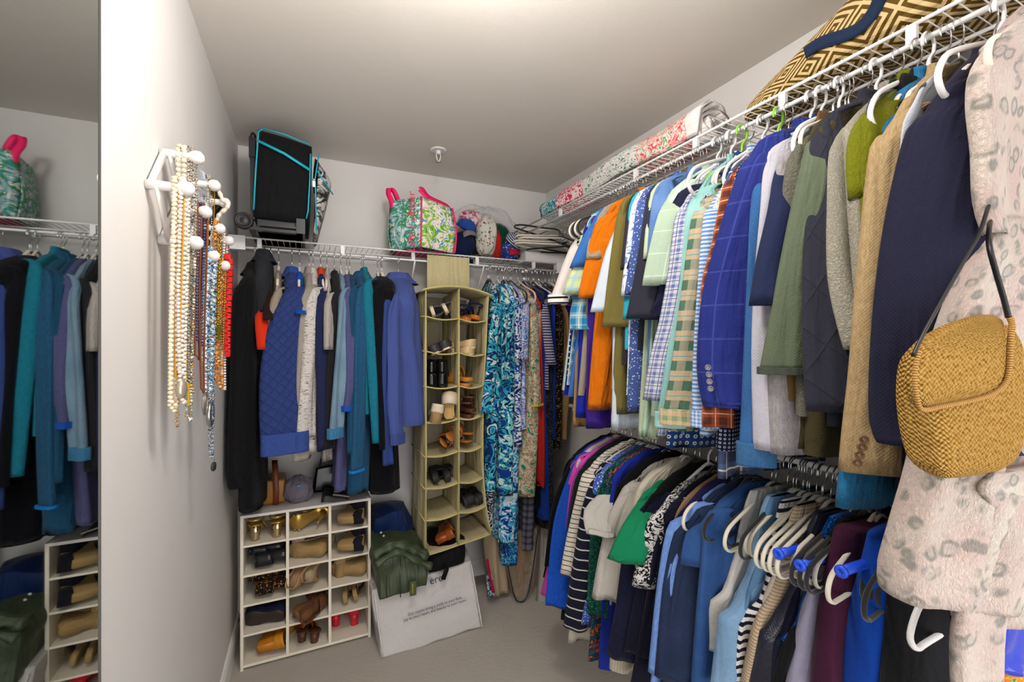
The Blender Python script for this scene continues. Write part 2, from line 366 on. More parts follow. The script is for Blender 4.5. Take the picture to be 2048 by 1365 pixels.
# ================================================================== WIRE SHELVES
RX, RZ, RTOP = 1.16, 2.080, 2.121          # upper right shelf: hanging rail x, z ; lip top
LZ = 1.142                                  # lower right rail
BY, BZ, BTOP = 2.32, 1.876, 1.921
def wshelf(label, P, L, wall_d, ztop, zrail, clips, y0, y1, dirn, group, r1=.0042):
    """P(s,d,z): s along the shelf, d away from lip towards the wall"""
    t = thing('wire_shelf', label, 'shelf', P((y0 + y1) / 2, 0, zrail), group)
    for nm, d, z in (('front_rail', 0, ztop), ('hanging_rail', 0, zrail), ('middle_rail', wall_d * .5, ztop - .006), ('back_rail', wall_d - .012, ztop - .006)):
        m = MB(); m.tube([P(y0, d, z), P(y1, d, z)], r1 + (.0014 if nm == 'hanging_rail' else 0), 10); part(m, nm, wirew, t)
    m = MB(); k = int((y1 - y0) / .0255)
    for i in range(k + 1):
        s = y0 + (y1 - y0) * i / k; m.tube([P(s, -.004, ztop + .0035), P(s, wall_d - .004, ztop + .0005)], .0014, 6)
    part(m, 'wire_deck', wirew, t)
    for s in clips:
        m = MB(); a = P(s - .009, -.006, ztop - .002); b = P(s + .009, .006, zrail + .002); m.box(min(a[0], b[0]), min(a[1], b[1]), min(a[2], b[2]), max(a[0], b[0]), max(a[1], b[1]), max(a[2], b[2])); part(m, 'rail_clip', wirew, t)
    return t
PR = lambda s, d, z: (RX + d, s, z); PB = lambda s, d, z: (s, BY + d, z)
cl = [onx(px, py, RX).y for px, py in ((1824, 90), (1566, 205), (1392, 295), (1272, 340), (1121, 420))] + [.12]
sh1 = wshelf('long white wire shelf high on the right wall over the shirts', PR, 0, XR - RX, RTOP, RZ, cl, .02, 2.60, 1, None)
clb = [ony(px, py, BY).x for px, py in ((519, 484), (685, 500), (826, 515), (954, 525), (1067, 535))]
sh2 = wshelf('white wire shelf on the back wall holding the luggage and totes', PB, 0, YB - BY, BTOP, BZ, clb, XL + .008, XR - .01, 1, None)
for s in (ony(519, 484, BY).x - .09, 1.40):
    m = MB(); m.box(s - .035, BY - .012, BZ - .012, s + .035, BY + .03, BTOP + .006); part(m, 'end_bracket', pl_w, sh2)
for px, py in ((830, 520), (968, 536)):
    s = ony(px, py, BY).x; m = MB(); m.tube([(s, BY, BZ), (s, BY + .02, BZ - .03), (s, YB - .006, BZ - .35)], .0075, 8, flat=.55); part(m, 'support_brace', wirew, sh2)
m = MB(); m.tube([(XL + .01, YB - .03, BZ - .10), (XR, YB - .03, BZ - .10)], .0012, 6)
t = thing('hanging_rod', 'lower white rod on the right wall carrying the second row of clothes', 'rod', (RX, 1.3, LZ))
m = MB(); m.tube([(RX, .05, LZ), (RX, 1.84, LZ)], .0085, 12); part(m, 'rod_tube', wirew, t)
for s in (.5, 1.15, 1.8):
    m = MB(); m.box(RX - .006, s - .008, LZ - .02, XR - .001, s + .008, LZ - .010); m.box(XR - .006, s - .02, LZ - .09, XR - .001, s + .02, LZ + .03); part(m, 'wall_bracket', wirew, t)
# ================================================================== HANGERS
HG = {}
def hanger_base(kind):
    """local frame: +x towards the room, z up, origin at the rod contact"""
    col = {'black': velv_b, 'ivory': velv_i, 'grey': velv_g, 'white': pl_w, 'clip': chrome, 'green': plain('lime_plastic', '7fc32c', .4), 'blue': pl_b}[kind]
    t = thing('clothes_hanger', 'x', 'hanger')
    C.objects.unlink(t)
    r = .021; m = MB(); hk = [(r * cos(a), 0, r * sin(a) - r + .004 + .0) for a in [rad(-28 + 208 * i / 14) for i in range(15)]]
    hk = [(x, 0, z + .0) for x, _, z in hk]; hk += [(-r * .86, 0, -.032), (-.004, 0, -.048), (0, 0, -.056), (0, 0, -.088)]
    plas = kind in ('white', 'green'); m.tube(hk, .0034 if plas else .0016, 8); ho = m.build('hook', col if plas else chrome, t)
    m = MB(); wd = .215
    if kind == 'clip':
        m.tube([(-.15, 0, -.10), (-.10, 0, -.098), (0, 0, -.086), (.10, 0, -.098), (.15, 0, -.10)], .0018, 8)
        for q in (-.14, .14): m.box(q - .012, -.009, -.135, q + .012, .009, -.092)
    else:
        top = [(0, -.080), (.018, -.083), (.045, -.097), (.09, -.118), (.14, -.138), (.18, -.153), (.203, -.166), (wd, -.186), (wd - .002, -.206), (wd - .018, -.219), (wd - .05, -.221)]
        if kind == 'white': top = [(0, -.080), (.03, -.087), (.09, -.108), (.16, -.136), (.20, -.158), (wd + .008, -.192), (wd, -.214), (wd - .02, -.224), (wd - .05, -.222)]
        P = [(x, 0, z) for x, z in top]; P = P + [(0, 0, -.219)] + [(-x, 0, z) for x, _, z in P[::-1]][:-1]
        P = [Vector(p) for p in P]; D = []
        for i in range(len(P)):
            a, b, c, d = P[i - 1], P[i], P[(i + 1) % len(P)], P[(i + 2) % len(P)]
            for q in range(3):
                f = q / 3; D.append(Vector([cr([list(a), list(b), list(c), list(d)], 1 + f)[k] for k in range(3)]))
        m.tube(D, .0052, 8, closed=True, flat=.75 if kind != 'white' else 1.0, up=(0, 1, 0))
    fo = m.build('frame', col, t)
    for o in (ho, fo): C.objects.unlink(o)
    HG[kind] = (t, [ho, fo])
for k in ('black', 'ivory', 'grey', 'white', 'clip', 'green', 'blue'): hanger_base(k)
HN = {'black': 'black velvet', 'ivory': 'ivory velvet', 'grey': 'grey velvet', 'white': 'white plastic', 'clip': 'chrome clip', 'green': 'lime green plastic', 'blue': 'blue plastic'}
HR = random.Random(5)
def put_hanger(kind, loc, rz, label, group, rx=0, tilt=None, k=1.0):
    t0, ch = HG[kind]; t = t0.copy(); C.objects.link(t); t.location = loc; t.rotation_euler = (rx, 0, rz)
    if tilt is not None: t.rotation_euler = tilt
    t['label'] = label; t['group'] = group
    for c in ch:
        d = c.copy(); d.parent = t; C.objects.link(d)
        if c is ch[1]: d.scale = (k, 1, 1)
    return t
def hanglab(a, b):
    w_ = (a + ' hanger inside the ' + b).split(); return ' '.join(w_[:16])
class Row:
    def __init__(s, name, P, n_rz, rodz, sg, at, group, wallmax): s.name, s.P, s.rz, s.rodz, s.sg, s.at, s.group, s.wallmax = name, P, n_rz, rodz, sg, at, group, wallmax
UP = Row('upper', lambda d, s: (RX - d, s), pi, RZ, 1, lambda p, d: onx(p[0], p[1], RX - d), 'hangers on the upper right rail', .27)
LO = Row('lower', lambda d, s: (RX - d, s), pi, LZ, 1, lambda p, d: onx(p[0], p[1], RX - d), 'hangers on the lower right rod', .27)
BK = Row('back', lambda d, s: (s, BY - d), -pi / 2, BZ, -1, lambda p, d: ony(p[0], p[1], BY - d), 'hangers on the back shelf rail', .255)
def S_(row, p): return p.y if row is not BK else p.x
GS = [0]
def garment(row, name, label, cat, mat, sh, hem, sl=None, ds=.19, de=.245, db=.2, th=.03, sw=.10, sa=.72, amp=.0065, hk='black', hlabel=None, cz=.065, sleeve_mat=None, stub=False, collar=None, cmat=None, bs=None,
            cuff=None, cuffh=.04, back=True, strap=False, neck=.05, sth=.03, fk=58, hz=None, group=None, scr=.4, rodz=None, hangs=None, bd=None, dbk=None, nseg=44, hw=.0, w0=None, sshift=0.0, stt=.045):
    """a garment hung over a hanger. sh/hem/sl are positions of its room-side edge."""
    GS[0] += 1; seed = sum(ord(ch) * (i + 1) for i, ch in enumerate(label)) % 9973; sg = row.sg; R = random.Random(seed)
    p = row.at(sh, ds); p.z = p.z if stub else min(p.z, row.rodz - .145); s0 = S_(row, p) - sg * th / 2; zs = p.z if stub else min(p.z, row.rodz - .145); zc = zs + cz if stub else max(zs + cz, (rodz or row.rodz) - .100); cz = zc - zs; q = row.at(hem, db); s1 = S_(row, q) - sg * th / 2; zh = q.z
    x, y = row.P(0, s0); t = thing(name, label, cat, (x, y, zh), group)
    rows = []
    W = lambda d: min(d, row.wallmax) if dbk is None else min(d, dbk)
    def rr(z, d, thk, s=None, dk=None):
        f = min(1, max(0, (zc - z) / max(.01, zc - zh))); ss = s0 + (s1 - s0) * f + sshift * sin(pi * f) if s is None else s
        a = row.P(d, ss); b = row.P(-W(d if dk is None else dk), max(s0 + (ss - s0) * .4, bs) if bs else s0 + (ss - s0) * .4); rows.append((z, a[0], a[1], b[0], b[1], thk))
    if strap:      # sleeveless: narrow straps then armhole widening to the side seam
        rr(zc, neck + .05, th * .4); rr(zc - .03, neck + .06, th * .6); rr(zs - .05, ds * .62, th * .8); rr(zs - .12, ds * .60, th); rr(zs - .19, ds * .70, th); rr(zs - .24, db * .98, th)
    elif stub:     # waistband: trousers or skirt clipped straight
        rr(zc, ds, th * .7, s0); rr(zc - .04, ds + .002, th * .8)
    else:
        rr(zc, neck, th * .45, s0); rr(zc - .010, neck + .02, th * .7, s0); rr(zc - cz * .42, neck + .07, th, s0); rr(zc - cz * .8, ds * .86, th, s0); rr(zs - .012, ds, th, s0); rr(zs - .05, ds + .006, th)
    dm = bd if bd is not None else (ds + db) / 2 + .004
    (not strap or .3 * (zs - zh) > .28) and rr(zs - .3 * (zs - zh), dm, th * 1.05); rr(zs - .62 * (zs - zh), (dm + db) / 2, th * 1.15); rr(zh + .03, db, th * 1.25); rr(zh, db, th * 1.25)
    rows.sort(key=lambda r: -r[0])
    rows = [r for i, r in enumerate(rows) if i == 0 or rows[i - 1][0] - r[0] > .004]
    body = sheet('body', rows, mat, None, amp, fk, seed, nseg=nseg, hemw=hw); body.parent = t; body.matrix_parent_inverse = Matrix.Translation(-t.location)
    if sl:
        pts = [row.at(sh, ds)]; n = len(sl); dd = [ds + (de - ds) * ((i + 1) / n) ** .7 for i in range(n)]
        pts = [p] + [row.at(a, d) for a, d in zip(sl, dd)]; ds_ = [ds] + dd; rw = []
        ax, ay = row.P(1, 0); o = row.P(0, 0); nx, ny = ax - o[0], ay - o[1]; bx, by = row.P(0, 1)[0] - o[0], row.P(0, 1)[1] - o[1]
        ca = math.sqrt(1 - sa * sa); ux, uy = -nx * ca - bx * sg * sa, -ny * ca - by * sg * sa
        L = len(pts)
        for i, (a, d) in enumerate(zip(pts, ds_)):
            wv = (sw if w0 is None else w0 + (sw - w0) * i / (L - 1)); wv = wv[0] if isinstance(wv, tuple) else wv
            if i == 0:
                rw.append((a.z + .018, a.x + ux * .05 - nx * .0, a.y + uy * .05, a.x + ux * .085, a.y + uy * .085, sth * .5)); rw.append((a.z + .004, a.x + ux * .02, a.y + uy * .02, a.x + ux * (wv * .8), a.y + uy * (wv * .8), sth * .9)); wv *= .95
                rw.append((a.z - .03, a.x, a.y, a.x + ux * wv, a.y + uy * wv, sth)); continue
            if a.z < rw[-1][0] - .01: rw.append((a.z, a.x, a.y, a.x + ux * wv, a.y + uy * wv, sth))
        so = sheet('sleeve', rw, sleeve_mat or mat, None, amp * .8, fk, seed + 500, nseg=36, hemw=hw); so.parent = t; so.matrix_parent_inverse = Matrix.Translation(-t.location)
        if cuff:
            z, ax_, ay_, bx_, by_, h_ = rw[-1]; e = .004; dx, dy = bx_ - ax_, by_ - ay_; l = math.hypot(dx, dy); dx /= l; dy /= l
            c2 = [(z + cuffh, ax_ - dx * e, ay_ - dy * e, bx_ + dx * e, by_ + dy * e, h_ + .012), (z - .004, ax_ - dx * e, ay_ - dy * e, bx_ + dx * e, by_ + dy * e, h_ + .012)]
            co = sheet('cuff', c2, cuff, None, amp * .8, fk, seed + 500, nseg=36, hem=False); co.parent = so
            co.matrix_parent_inverse = Matrix.Translation((0, 0, 0))
    if collar:
        a = row.P(neck + .012, s0); b = row.P(-neck - .012, s0); a2 = row.P(neck + .035, s0); b2 = row.P(-neck - .02, s0)
        hgt = {'shirt': .026, 'stand': .04, 'hood': .05}[collar]
        cr_ = [(zc + hgt * .5, a[0], a[1], b[0], b[1], th * .75), (zc - .004, a[0], a[1], b[0], b[1], th * 1.05), (zc - .03, a2[0], a2[1], b2[0], b2[1], th * 1.45)]
        co = sheet('collar', cr_, cmat or mat, None, .001, fk, seed + 900, nseg=28, sq=.9); co.parent = t; co.matrix_parent_inverse = Matrix.Translation(-t.location)
    if hk:
        hp = hangs or 1
        x, y = row.P(0, s0); hh = put_hanger(hk, (x, y, (rodz or row.rodz) + .004), row.rz + HR.uniform(-.06, .06), hanglab(HN[hk], hlabel or label), row.group, k=(.84 if strap else .66))
    return t, (s0, zs, zc, zh), sl and rw
def buttons(parent, pts, r, nrm, mat, dark=None):
    for p in pts:
        m = MB(); m.lathe(p, nrm, [(0, 0), (r, 0), (r * 1.02, r * .22), (r * .8, r * .34), (r * .7, r * .22), (0, r * .18)], 16)
        o = m.build('button', mat, parent); o.matrix_parent_inverse = Matrix.Translation(-parent.location)
# ================================================================== UPPER RIGHT ROW (far to near)
G = garment; g_up = None
def up(label, cat, mat, sh, hem, sl=None, **k): return G(UP, k.pop('name', 'shirt'), label, cat, mat, sh, hem, sl, **k)
navy = '1b2036'
up('black and white trimmed cardigan at the far end of the upper rail', 'cardigan', fab('solid', 'e8ddd8', 'd8ccc8'), (1148, 470), (1152, 640), [(1138, 500), (1118, 550), (1098, 606)], sw=.075, name='cardigan', hk='ivory', sleeve_mat=fab('solid', 'ecdfdb', 'e2d6d2'), cuff=fab('hstripe', 'efe6e2', '17171c', s=.7, w=.35), cuffh=.03, th=.03, de=.30)
up('black striped long top beside the trimmed cardigan', 'top', fab('hstripe', '16161c', 'd9d2cb', s=.8, w=.3), (1158, 460), (1131, 760), [(1150, 500), (1139, 560)], sw=.07, th=.025, hk='black')
up('pastel green and yellow plaid short-sleeved shirt', 'shirt', fab('plaid', 'b9d2c9', 'd9e2a0', '9fc4d8', s=.7), (1163, 452), (1120, 780), [(1150, 520), (1125, 590)], sw=.09, th=.03, hk='ivory', de=.28)
up('tan satin skirt hanging longest at the far end of the upper rail', 'skirt', fab('solid', '9a7448', 'a88250', rough=.4), (1166, 446), (1140, 852), None, th=.03, hk='ivory', name='satin_skirt')
up('royal blue satin top behind the sky blue polo', 'top', fab('solid', '17279a', '1a2cab', rough=.4), (1170, 442), (1148, 834), None, th=.03, hk='black', name='satin_blouse')
up('purple satin top whose hem shows beside the orange shirt', 'top', fab('solid', '38197c', '422090', rough=.4), (1182, 430), (1170, 856), None, th=.025, hk='black', name='satin_blouse')
up('deep royal blue shirt half hidden by the sky blue tee', 'shirt', fab('solid', '1c1f8c', '22259a'), (1172, 437), (1124, 790), [(1158, 500), (1140, 590)], sw=.08, th=.03, hk='black')
up('turquoise and white checked shirt under the sky blue tee', 'shirt', fab('plaid', '9cc6d8', '2f86b4', 'e8ddc8', s=.8), (1178, 430), (1130, 770), [(1160, 540), (1141, 620), (1139, 660)], sw=.08, th=.025, hk='ivory')
up('sky blue short-sleeved polo next to the orange shirt', 'polo shirt', fab('solid', '3f77c2', '3768b0'), (1190, 408), (1129, 792), [(1168, 470), (1139, 537)], sw=.115, th=.04, hk='ivory', name='polo_shirt', de=.27)
up('taupe linen shirt under the orange sleeve', 'shirt', fab('solid', 'ab9c85', '9d8f78'), (1197, 405), (1150, 790), [(1180, 470), (1172, 520)], sw=.07, th=.03, hk='ivory')
up('bright orange textured short-sleeved shirt', 'shirt', fab('solid', 'e67a0c', 'd96f06', bs=.8, bd=.006), (1212, 408), (1168, 818), [(1190, 450), (1172, 520), (1155, 597)], sw=.125, th=.05, hk='ivory', collar='shirt', db=.205, de=.26)
up('pale sky white tee behind the olive shirt', 't-shirt', fab('solid', 'd6dde8', 'cdd5e2'), (1228, 446), (1212, 856), [(1212, 500), (1196, 560), (1181, 625)], sw=.12, th=.045, hk='ivory', name='t_shirt', de=.26)
up('olive green linen short-sleeved shirt', 'shirt', fab('solid', '7f743c', '6e6434'), (1237, 402), (1216, 826), [(1226, 480), (1214, 570), (1204, 655)], sw=.13, th=.045, hk='ivory', collar='shirt')
up('charcoal brown short-sleeved shirt behind the cyan one', 'shirt', fab('solid', '38333a', '302c33'), (1254, 392), (1238, 730), [(1248, 470), (1240, 540)], sw=.08, th=.03, hk='black')
up('bright cyan shirt showing as a narrow strip', 'shirt', fab('solid', '35b4cc', '2aa6c0'), (1259, 388), (1245, 700), [(1254, 460), (1250, 560), (1245, 640)], sw=.07, th=.03, hk='ivory')
up('white shirt with pale blue leaf print', 'shirt', fab('floral', '6f8fc2', 'd6dcea', 'e8e6ea', s=.6), (1266, 380), (1248, 790), [(1260, 430), (1250, 520), (1242, 594)], sw=.06, th=.03, hk='ivory')
up('blue short-sleeved shirt with white floral print', 'shirt', fab('ditsy', '4a5f9e', 'd5dcec', '3b4f8c', s=.55), (1277, 374), (1248, 822), [(1272, 420), (1260, 520), (1248, 592)], sw=.085, th=.045, hk='ivory', collar='shirt')
up('dark slate polo with a drooping short sleeve', 'polo shirt', fab('solid', '33333f', '2b2b36'), (1293, 372), (1268, 700), [(1286, 440), (1270, 540), (1251, 638)], sw=.095, th=.04, hk='black', name='polo_shirt', de=.275)
up('light green ribbed polo behind the denim shirt', 'polo shirt', fab('hstripe', 'a7bc95', 'cfd8bc', s=.12), (1300, 372), (1274, 876), [(1292, 440), (1286, 520)], sw=.07, th=.03, hk='ivory', name='polo_shirt')
up('faded mid blue chambray shirt', 'shirt', fab('denim', '4a6fa8', '6e8fc2'), (1307, 366), (1282, 800), [(1300, 430), (1293, 520)], sw=.07, th=.03, hk='grey', collar='shirt')
up('pale sage plaid short-sleeved shirt', 'shirt', fab('window', 'a9bca6', 'd6dfd0', s=1.1), (1330, 384), (1292, 830), [(1316, 430), (1298, 500), (1284, 572)], sw=.135, th=.045, hk='white', collar='shirt', de=.27)
up('mint shirt with a rumpled sleeve below the sage plaid one', 'shirt', fab('hstripe', 'cfe0cc', 'a9c8a8', s=.16, w=.6), (1338, 378), (1275, 872), [(1320, 470), (1296, 560), (1278, 610)], sw=.10, th=.03, hk='black', sleeve_mat=fab('window', 'bfd6c4', 'dfeadf', s=.5), amp=.01)
up('dark navy tee behind the checked shirt', 't-shirt', fab('solid', '23233f', '1d1d36'), (1346, 388), (1300, 700), [(1335, 470), (1312, 600), (1278, 640)], sw=.10, th=.025, hk='black', name='t_shirt')
up('white shirt with navy and blue grid check', 'shirt', fab('plaid', 'c9c7cc', '5c6ea6', '3a4a86', s=.42, w=.35), (1358, 402), (1304, 868), [(1349, 440), (1335, 545), (1318, 640), (1300, 712), (1285, 800)], sw=.08, th=.035, hk='white', collar='shirt', de=.27)
up('bright blue gingham shirt tail below the grid check', 'shirt', fab('gingham', 'e2e6ee', '2f63b8'), (1362, 398), (1297, 790), None, ds=.17, th=.02, hk='ivory')
up('white shirt with tiny black motifs', 'shirt', fab('ditsy', 'e2dcd6', '3c3a4a', s=.3), (1366, 394), (1340, 700), [(1360, 450), (1350, 520), (1345, 580)], sw=.035, ds=.175, de=.2, th=.03, hk='ivory')
up('pale aqua long-sleeved shirt', 'shirt', fab('solid', '98c9c4', '8cbfba'), (1380, 388), (1312, 852), [(1370, 440), (1352, 600), (1330, 720), (1312, 850)], sw=.08, th=.03, hk='green', collar='shirt', cuff=fab('solid', 'a9d8d2', 'a0cfc9'))
up('green and tan madras plaid shirt with folded cuff', 'shirt', fab('madras', 'b9a98c', '4f6f5c', 'c9b79a', '3f9f9a'), (1392, 404), (1330, 860), [(1382, 440), (1360, 600), (1340, 745), (1322, 845)], sw=.115, th=.035, hk='ivory', cuff=fab('madras', 'c0b08c', '8a9a74', 'd4c49e', 'd8a48a', s=.5), de=.26)
up('navy shirt with pale dots and a wide patterned hem', 'shirt', fab('dots', '21437f', 'dfe6ee', '8a5f4a', s=1.3), (1399, 392), (1322, 893), None, ds=.18, th=.03, hk='ivory', db=.17, collar='shirt')
up('blue and white striped dress shirt', 'shirt', fab('hstripe', '5b8fd0', 'cfd2da', s=.36, w=.5), (1415, 400), (1387, 868), [(1407, 430), (1398, 526), (1388, 673), (1383, 800), (1384, 850)], sw=.085, th=.04, hk='white', collar='shirt', cuff=fab('gingham', 'cfd2da', '5b8fd0', s=.7))
up('cream shirt with small scattered print', 'shirt', fab('ditsy', 'ddd8cc', '6f9a86', 'c98f6f', s=.4), (1428, 384), (1400, 860), [(1420, 440), (1408, 540)], sw=.035, ds=.18, de=.2, th=.03, hk='ivory')
up('rust orange and brown plaid shirt with rolled sleeve', 'shirt', fab('plaid', 'b5502c', '5a3226', 'e4a890', s=.7), (1446, 348), (1404, 820), [(1440, 400), (1420, 500), (1401, 580), (1404, 700), (1404, 852)], sw=.075, th=.035, hk='green', sleeve_mat=fab('plaid', 'b8542e', '5a3226', 'e4b8a0', s=.6), w0=.07)
up('grey and navy tartan flannel shirt hanging below the blazer', 'shirt', fab('plaid', '4f5f86', '2c3850', 'd9d6c2', s=1.15, w=.4), (1452, 340), (1418, 950), None, th=.03, hk='ivory', db=.21, amp=.012)
up('navy shirt with white ring print and pale buttons', 'shirt', fab('dots', '16193a', 'cfd8ea', '16193a', s=.62), (1462, 334), (1419, 897), None, th=.045, hk='ivory', db=.215)
# blazer
bl, info, rw = up('royal blue windowpane check blazer', 'blazer', fab('window', '222c78', '4250a0', s=1.4, rough=.7), (1497, 292), (1462, 800), [(1480, 335), (1450, 419), (1418, 530), (1401, 609), (1393, 737), (1405, 812)], sw=.15, w0=.11, th=.06, hk='white', name='blazer', sa=.76, amp=.003, collar='shirt', de=.262, sth=.05)
bm = plain('dark_horn_button', '6d6a72', .25, .3)
buttons(bl, [onx(px, py, RX - .258 - .0) + Vector((-.012, -.006, 0)) for px, py in ((1419, 735), (1421, 749), (1422, 763), (1424, 777))], .0075, (-.7, -.7, 0), bm)
up('mid blue denim shirt with a turned cuff', 'shirt', fab('denim', '2a5288', '3f6fa6'), (1512, 300), (1500, 860), [(1500, 420), (1492, 600), (1483, 800), (1476, 925)], sw=.075, th=.03, hk='grey', cuff=fab('denim', '2a5288', '48789f'), cuffh=.05, de=.24)
up('white dress shirt with a long sleeve', 'shirt', fab('solid', 'c2bfc9', 'b8b5c0'), (1528, 300), (1530, 890), [(1520, 420), (1508, 560), (1503, 700), (1507, 898)], sw=.07, th=.03, hk='white', de=.235)
up('navy polo with a wide short sleeve', 'polo shirt', fab('solid', '252d4f', '1e2543'), (1548, 320), (1535, 760), [(1535, 420), (1512, 520), (1497, 612)], sw=.10, th=.035, hk='black', name='polo_shirt', de=.26)
up('grey linen shirt with metal snap cuff', 'shirt', fab('heather', 'a8a2a4', '8d878a'), (1552, 310), (1545, 900), [(1548, 420), (1540, 600), (1534, 760), (1538, 905)], sw=.07, th=.03, hk='grey', de=.22)
up('blue fleece vest with a rounded armhole', 'vest', fab('teddy', '2d4a7e', '243e6c'), (1552, 290), (1560, 780), None, strap=True, th=.04, hk='white', name='fleece_vest', ds=.2, db=.18)
up('brown canvas vest with tan lining', 'vest', fab('solid', '7a5c36', '6b5030'), (1572, 320), (1560, 800), None, strap=True, th=.035, hk='ivory', name='canvas_vest')
up('grey tweed fleece jacket', 'jacket', fab('teddy', '8d8a7a', '6d6a5e', s=.8), (1576, 290), (1575, 830), [(1570, 340), (1562, 400), (1556, 470)], sw=.09, th=.04, hk='ivory', name='fleece_jacket', de=.215)
up('sage green soft shell vest draped in front of the row', 'vest', fab('solid', '66705a', '5c6650', rough=.7), (1612, 262), (1606, 800), [(1603, 330), (1580, 430), (1545, 600), (1518, 745)], sw=.17, w0=.06, th=.04, hk='grey', name='soft_shell_vest', sa=.62, de=.25, amp=.003, cuff=fab('solid', '4c5248', '454b42'), cuffh=.012, sth=.04)
up('dark olive fleece jacket hanging lowest behind the sage vest', 'jacket', fab('solid', '4a4228', '3f3822'), (1616, 250), (1592, 906), [(1612, 400), (1600, 600), (1560, 780), (1577, 895)], sw=.13, w0=.08, th=.06, hk='black', name='fleece_jacket', db=.19, de=.19, amp=.003)
up('navy quilted vest with corduroy trim', 'vest', fab('quilt', '34343f', '2d2d38', s=2.6), (1628, 240), (1640, 850), [(1618, 300), (1608, 455), (1603, 620), (1606, 730), (1612, 822)], sw=.15, w0=.06, th=.04, hk='white', name='quilted_vest', sa=.7, de=.235, amp=.002, collar='stand', cmat=fab('solid', '33333d', '2a2a34'))
up('cream fleece vest with a deep armhole', 'vest', fab('teddy', 'c6bfae', 'b2ab9a'), (1663, 262), (1690, 760), [(1655, 320), (1652, 400), (1654, 560), (1690, 700)], sw=.13, w0=.05, th=.055, hk='ivory', name='fleece_vest', sa=.6, de=.20, collar='stand')
up('lime green shaggy fleece beside the cream vest', 'fleece', fab('fur', '9a9a12', '5f6a10'), (1700, 236), (1712, 640), [(1694, 290), (1692, 340), (1697, 400)], sw=.09, th=.05, hk='ivory', name='shaggy_fleece', de=.20, collar='hood')
up('dark green vest edge behind the lime fleece', 'vest', fab('solid', '1e3c22', '19331d'), (1712, 236), (1716, 700), None, strap=True, th=.03, hk='black', name='vest')
up('black vest on a white plastic hanger', 'vest', fab('teddy', '26242a', '1d1b20'), (1728, 232), (1716, 640), None, strap=True, th=.04, hk='white', name='vest', collar='stand')
up('teal blue fleece jacket with pink hem binding', 'jacket', fab('heather', '1f5f8c', '2f78a4'), (1741, 244), (1655, 1008), None, ds=.165, th=.05, hk='ivory', name='fleece_jacket', db=.235, bd=.185, amp=.003, collar='stand')
tb, inf, rw = up('tan linen blazer with four horn cuff buttons', 'blazer', fab('heather', 'a1855c', 'bda279', rough=.75), (1762, 242), (1745, 930), [(1741, 293), (1722, 455), (1708, 600), (1697, 740), (1684, 860), (1677, 940)], sw=.095, w0=.075, th=.04, hk='ivory', name='blazer', de=.25, sth=.04, amp=.002, collar='shirt')
hb = plain('horn_button', '5a3a1a', .2)
buttons(tb, [onx(px, py, RX - .25) + Vector((-.014, -.01, 0)) for px, py in ((1724, 876), (1720, 891), (1715, 906), (1711, 921))], .0075, (-.75, -.6, 0), hb)
up('white shirt glimpsed between the two nearest blazers', 'shirt', fab('solid', 'c9ccd6', 'bfc2cc'), (1800, 220), (1770, 900), None, th=.02, hk='black')
up('dark navy wool blazer beside the leopard robe', 'blazer', fab('solid', '23233a', '1c1c30', rough=.8), (1842, 200), (1764, 1000), [(1812, 262), (1779, 390), (1757, 520), (1744, 640), (1737, 760), (1738, 845), (1753, 885)], sw=.18, w0=.13, th=.05, hk='ivory', name='blazer', de=.262, ds=.20, db=.19, sth=.05, amp=.003, sa=.8, collar='shirt', cz=.09)
up('black knit top on an ivory hanger next to the robe', 'top', fab('solid', '17171b', '101013'), (1938, 205), (1900, 900), None, ds=.17, db=.15, th=.03, hk='white', name='knitted_top')
up('light blue dress shirt behind the robe', 'shirt', fab('solid', '9fb0cc', 'b5c0d4'), (1958, 215), (1900, 880), None, th=.03, hk='ivory', ds=.17, db=.16)
# ================================================================== LOWER RIGHT ROW (far to near)
def lo(label, cat, mat, sh, hem, sl=None, **k): return G(LO, k.pop('name', 'shirt'), label, cat, mat, sh, hem, sl, **k)
lo('white satin blouse at the far end of the lower rod', 'blouse', fab('solid', 'd8d4d2', 'cfcbc9'), (1152, 872), (1140, 1190), None, th=.03, hk='ivory', name='blouse')
lo('black open cardigan next to the cobalt one', 'cardigan', fab('solid', '0e0e11', '0a0a0c'), (1140, 905), (1082, 1150), [(1124, 915), (1105, 1010), (1090, 1130)], sw=.06, th=.03, hk='black', name='cardigan')
lo('bright magenta pink long cardigan', 'cardigan', fab('solid', 'd54fb4', 'cf45ac'), (1150, 900), (1080, 1187), [(1138, 960), (1112, 1060), (1082, 1186)], sw=.05, th=.03, hk='ivory', name='cardigan', de=.235)
lo('cobalt blue long knit cardigan', 'cardigan', fab('heather', '0f3f9e', '1a55c0'), (1146, 900), (1096, 1190), [(1128, 918), (1110, 1030), (1097, 1139), (1092, 1208)], sw=.10, th=.035, hk='black', name='cardigan', de=.30)
lo('dark forest green long tunic', 'tunic', fab('solid', '10231f', '0c1c19'), (1166, 898), (1116, 1232), [(1150, 960), (1135, 1060)], sw=.06, th=.035, hk='black', name='tunic', db=.22)
lo('cream sweater with thin black stripes on the lower body', 'sweater', fab('hstripe', 'dcd2c4', '15151a', s=.62, w=.16), (1177, 916), (1126, 1148), [(1164, 950), (1148, 1010), (1132, 1080), (1120, 1147)], sw=.085, th=.035, hk='ivory', name='sweater', de=.28)
lo('navy and white wide striped sweater', 'sweater', fab('hstripe', '16192a', 'd8d4d0', s=1.3, w=.13), (1190, 912), (1132, 1250), [(1178, 950), (1165, 1010), (1146, 1120), (1126, 1252)], sw=.09, th=.035, hk='black', name='sweater', de=.28)
lo('cream lace blouse showing below the striped sweaters', 'blouse', fab('solid', 'd2cbbb', 'c6bfae'), (1194, 912), (1132, 1282), None, th=.02, hk='ivory', name='blouse', db=.225)
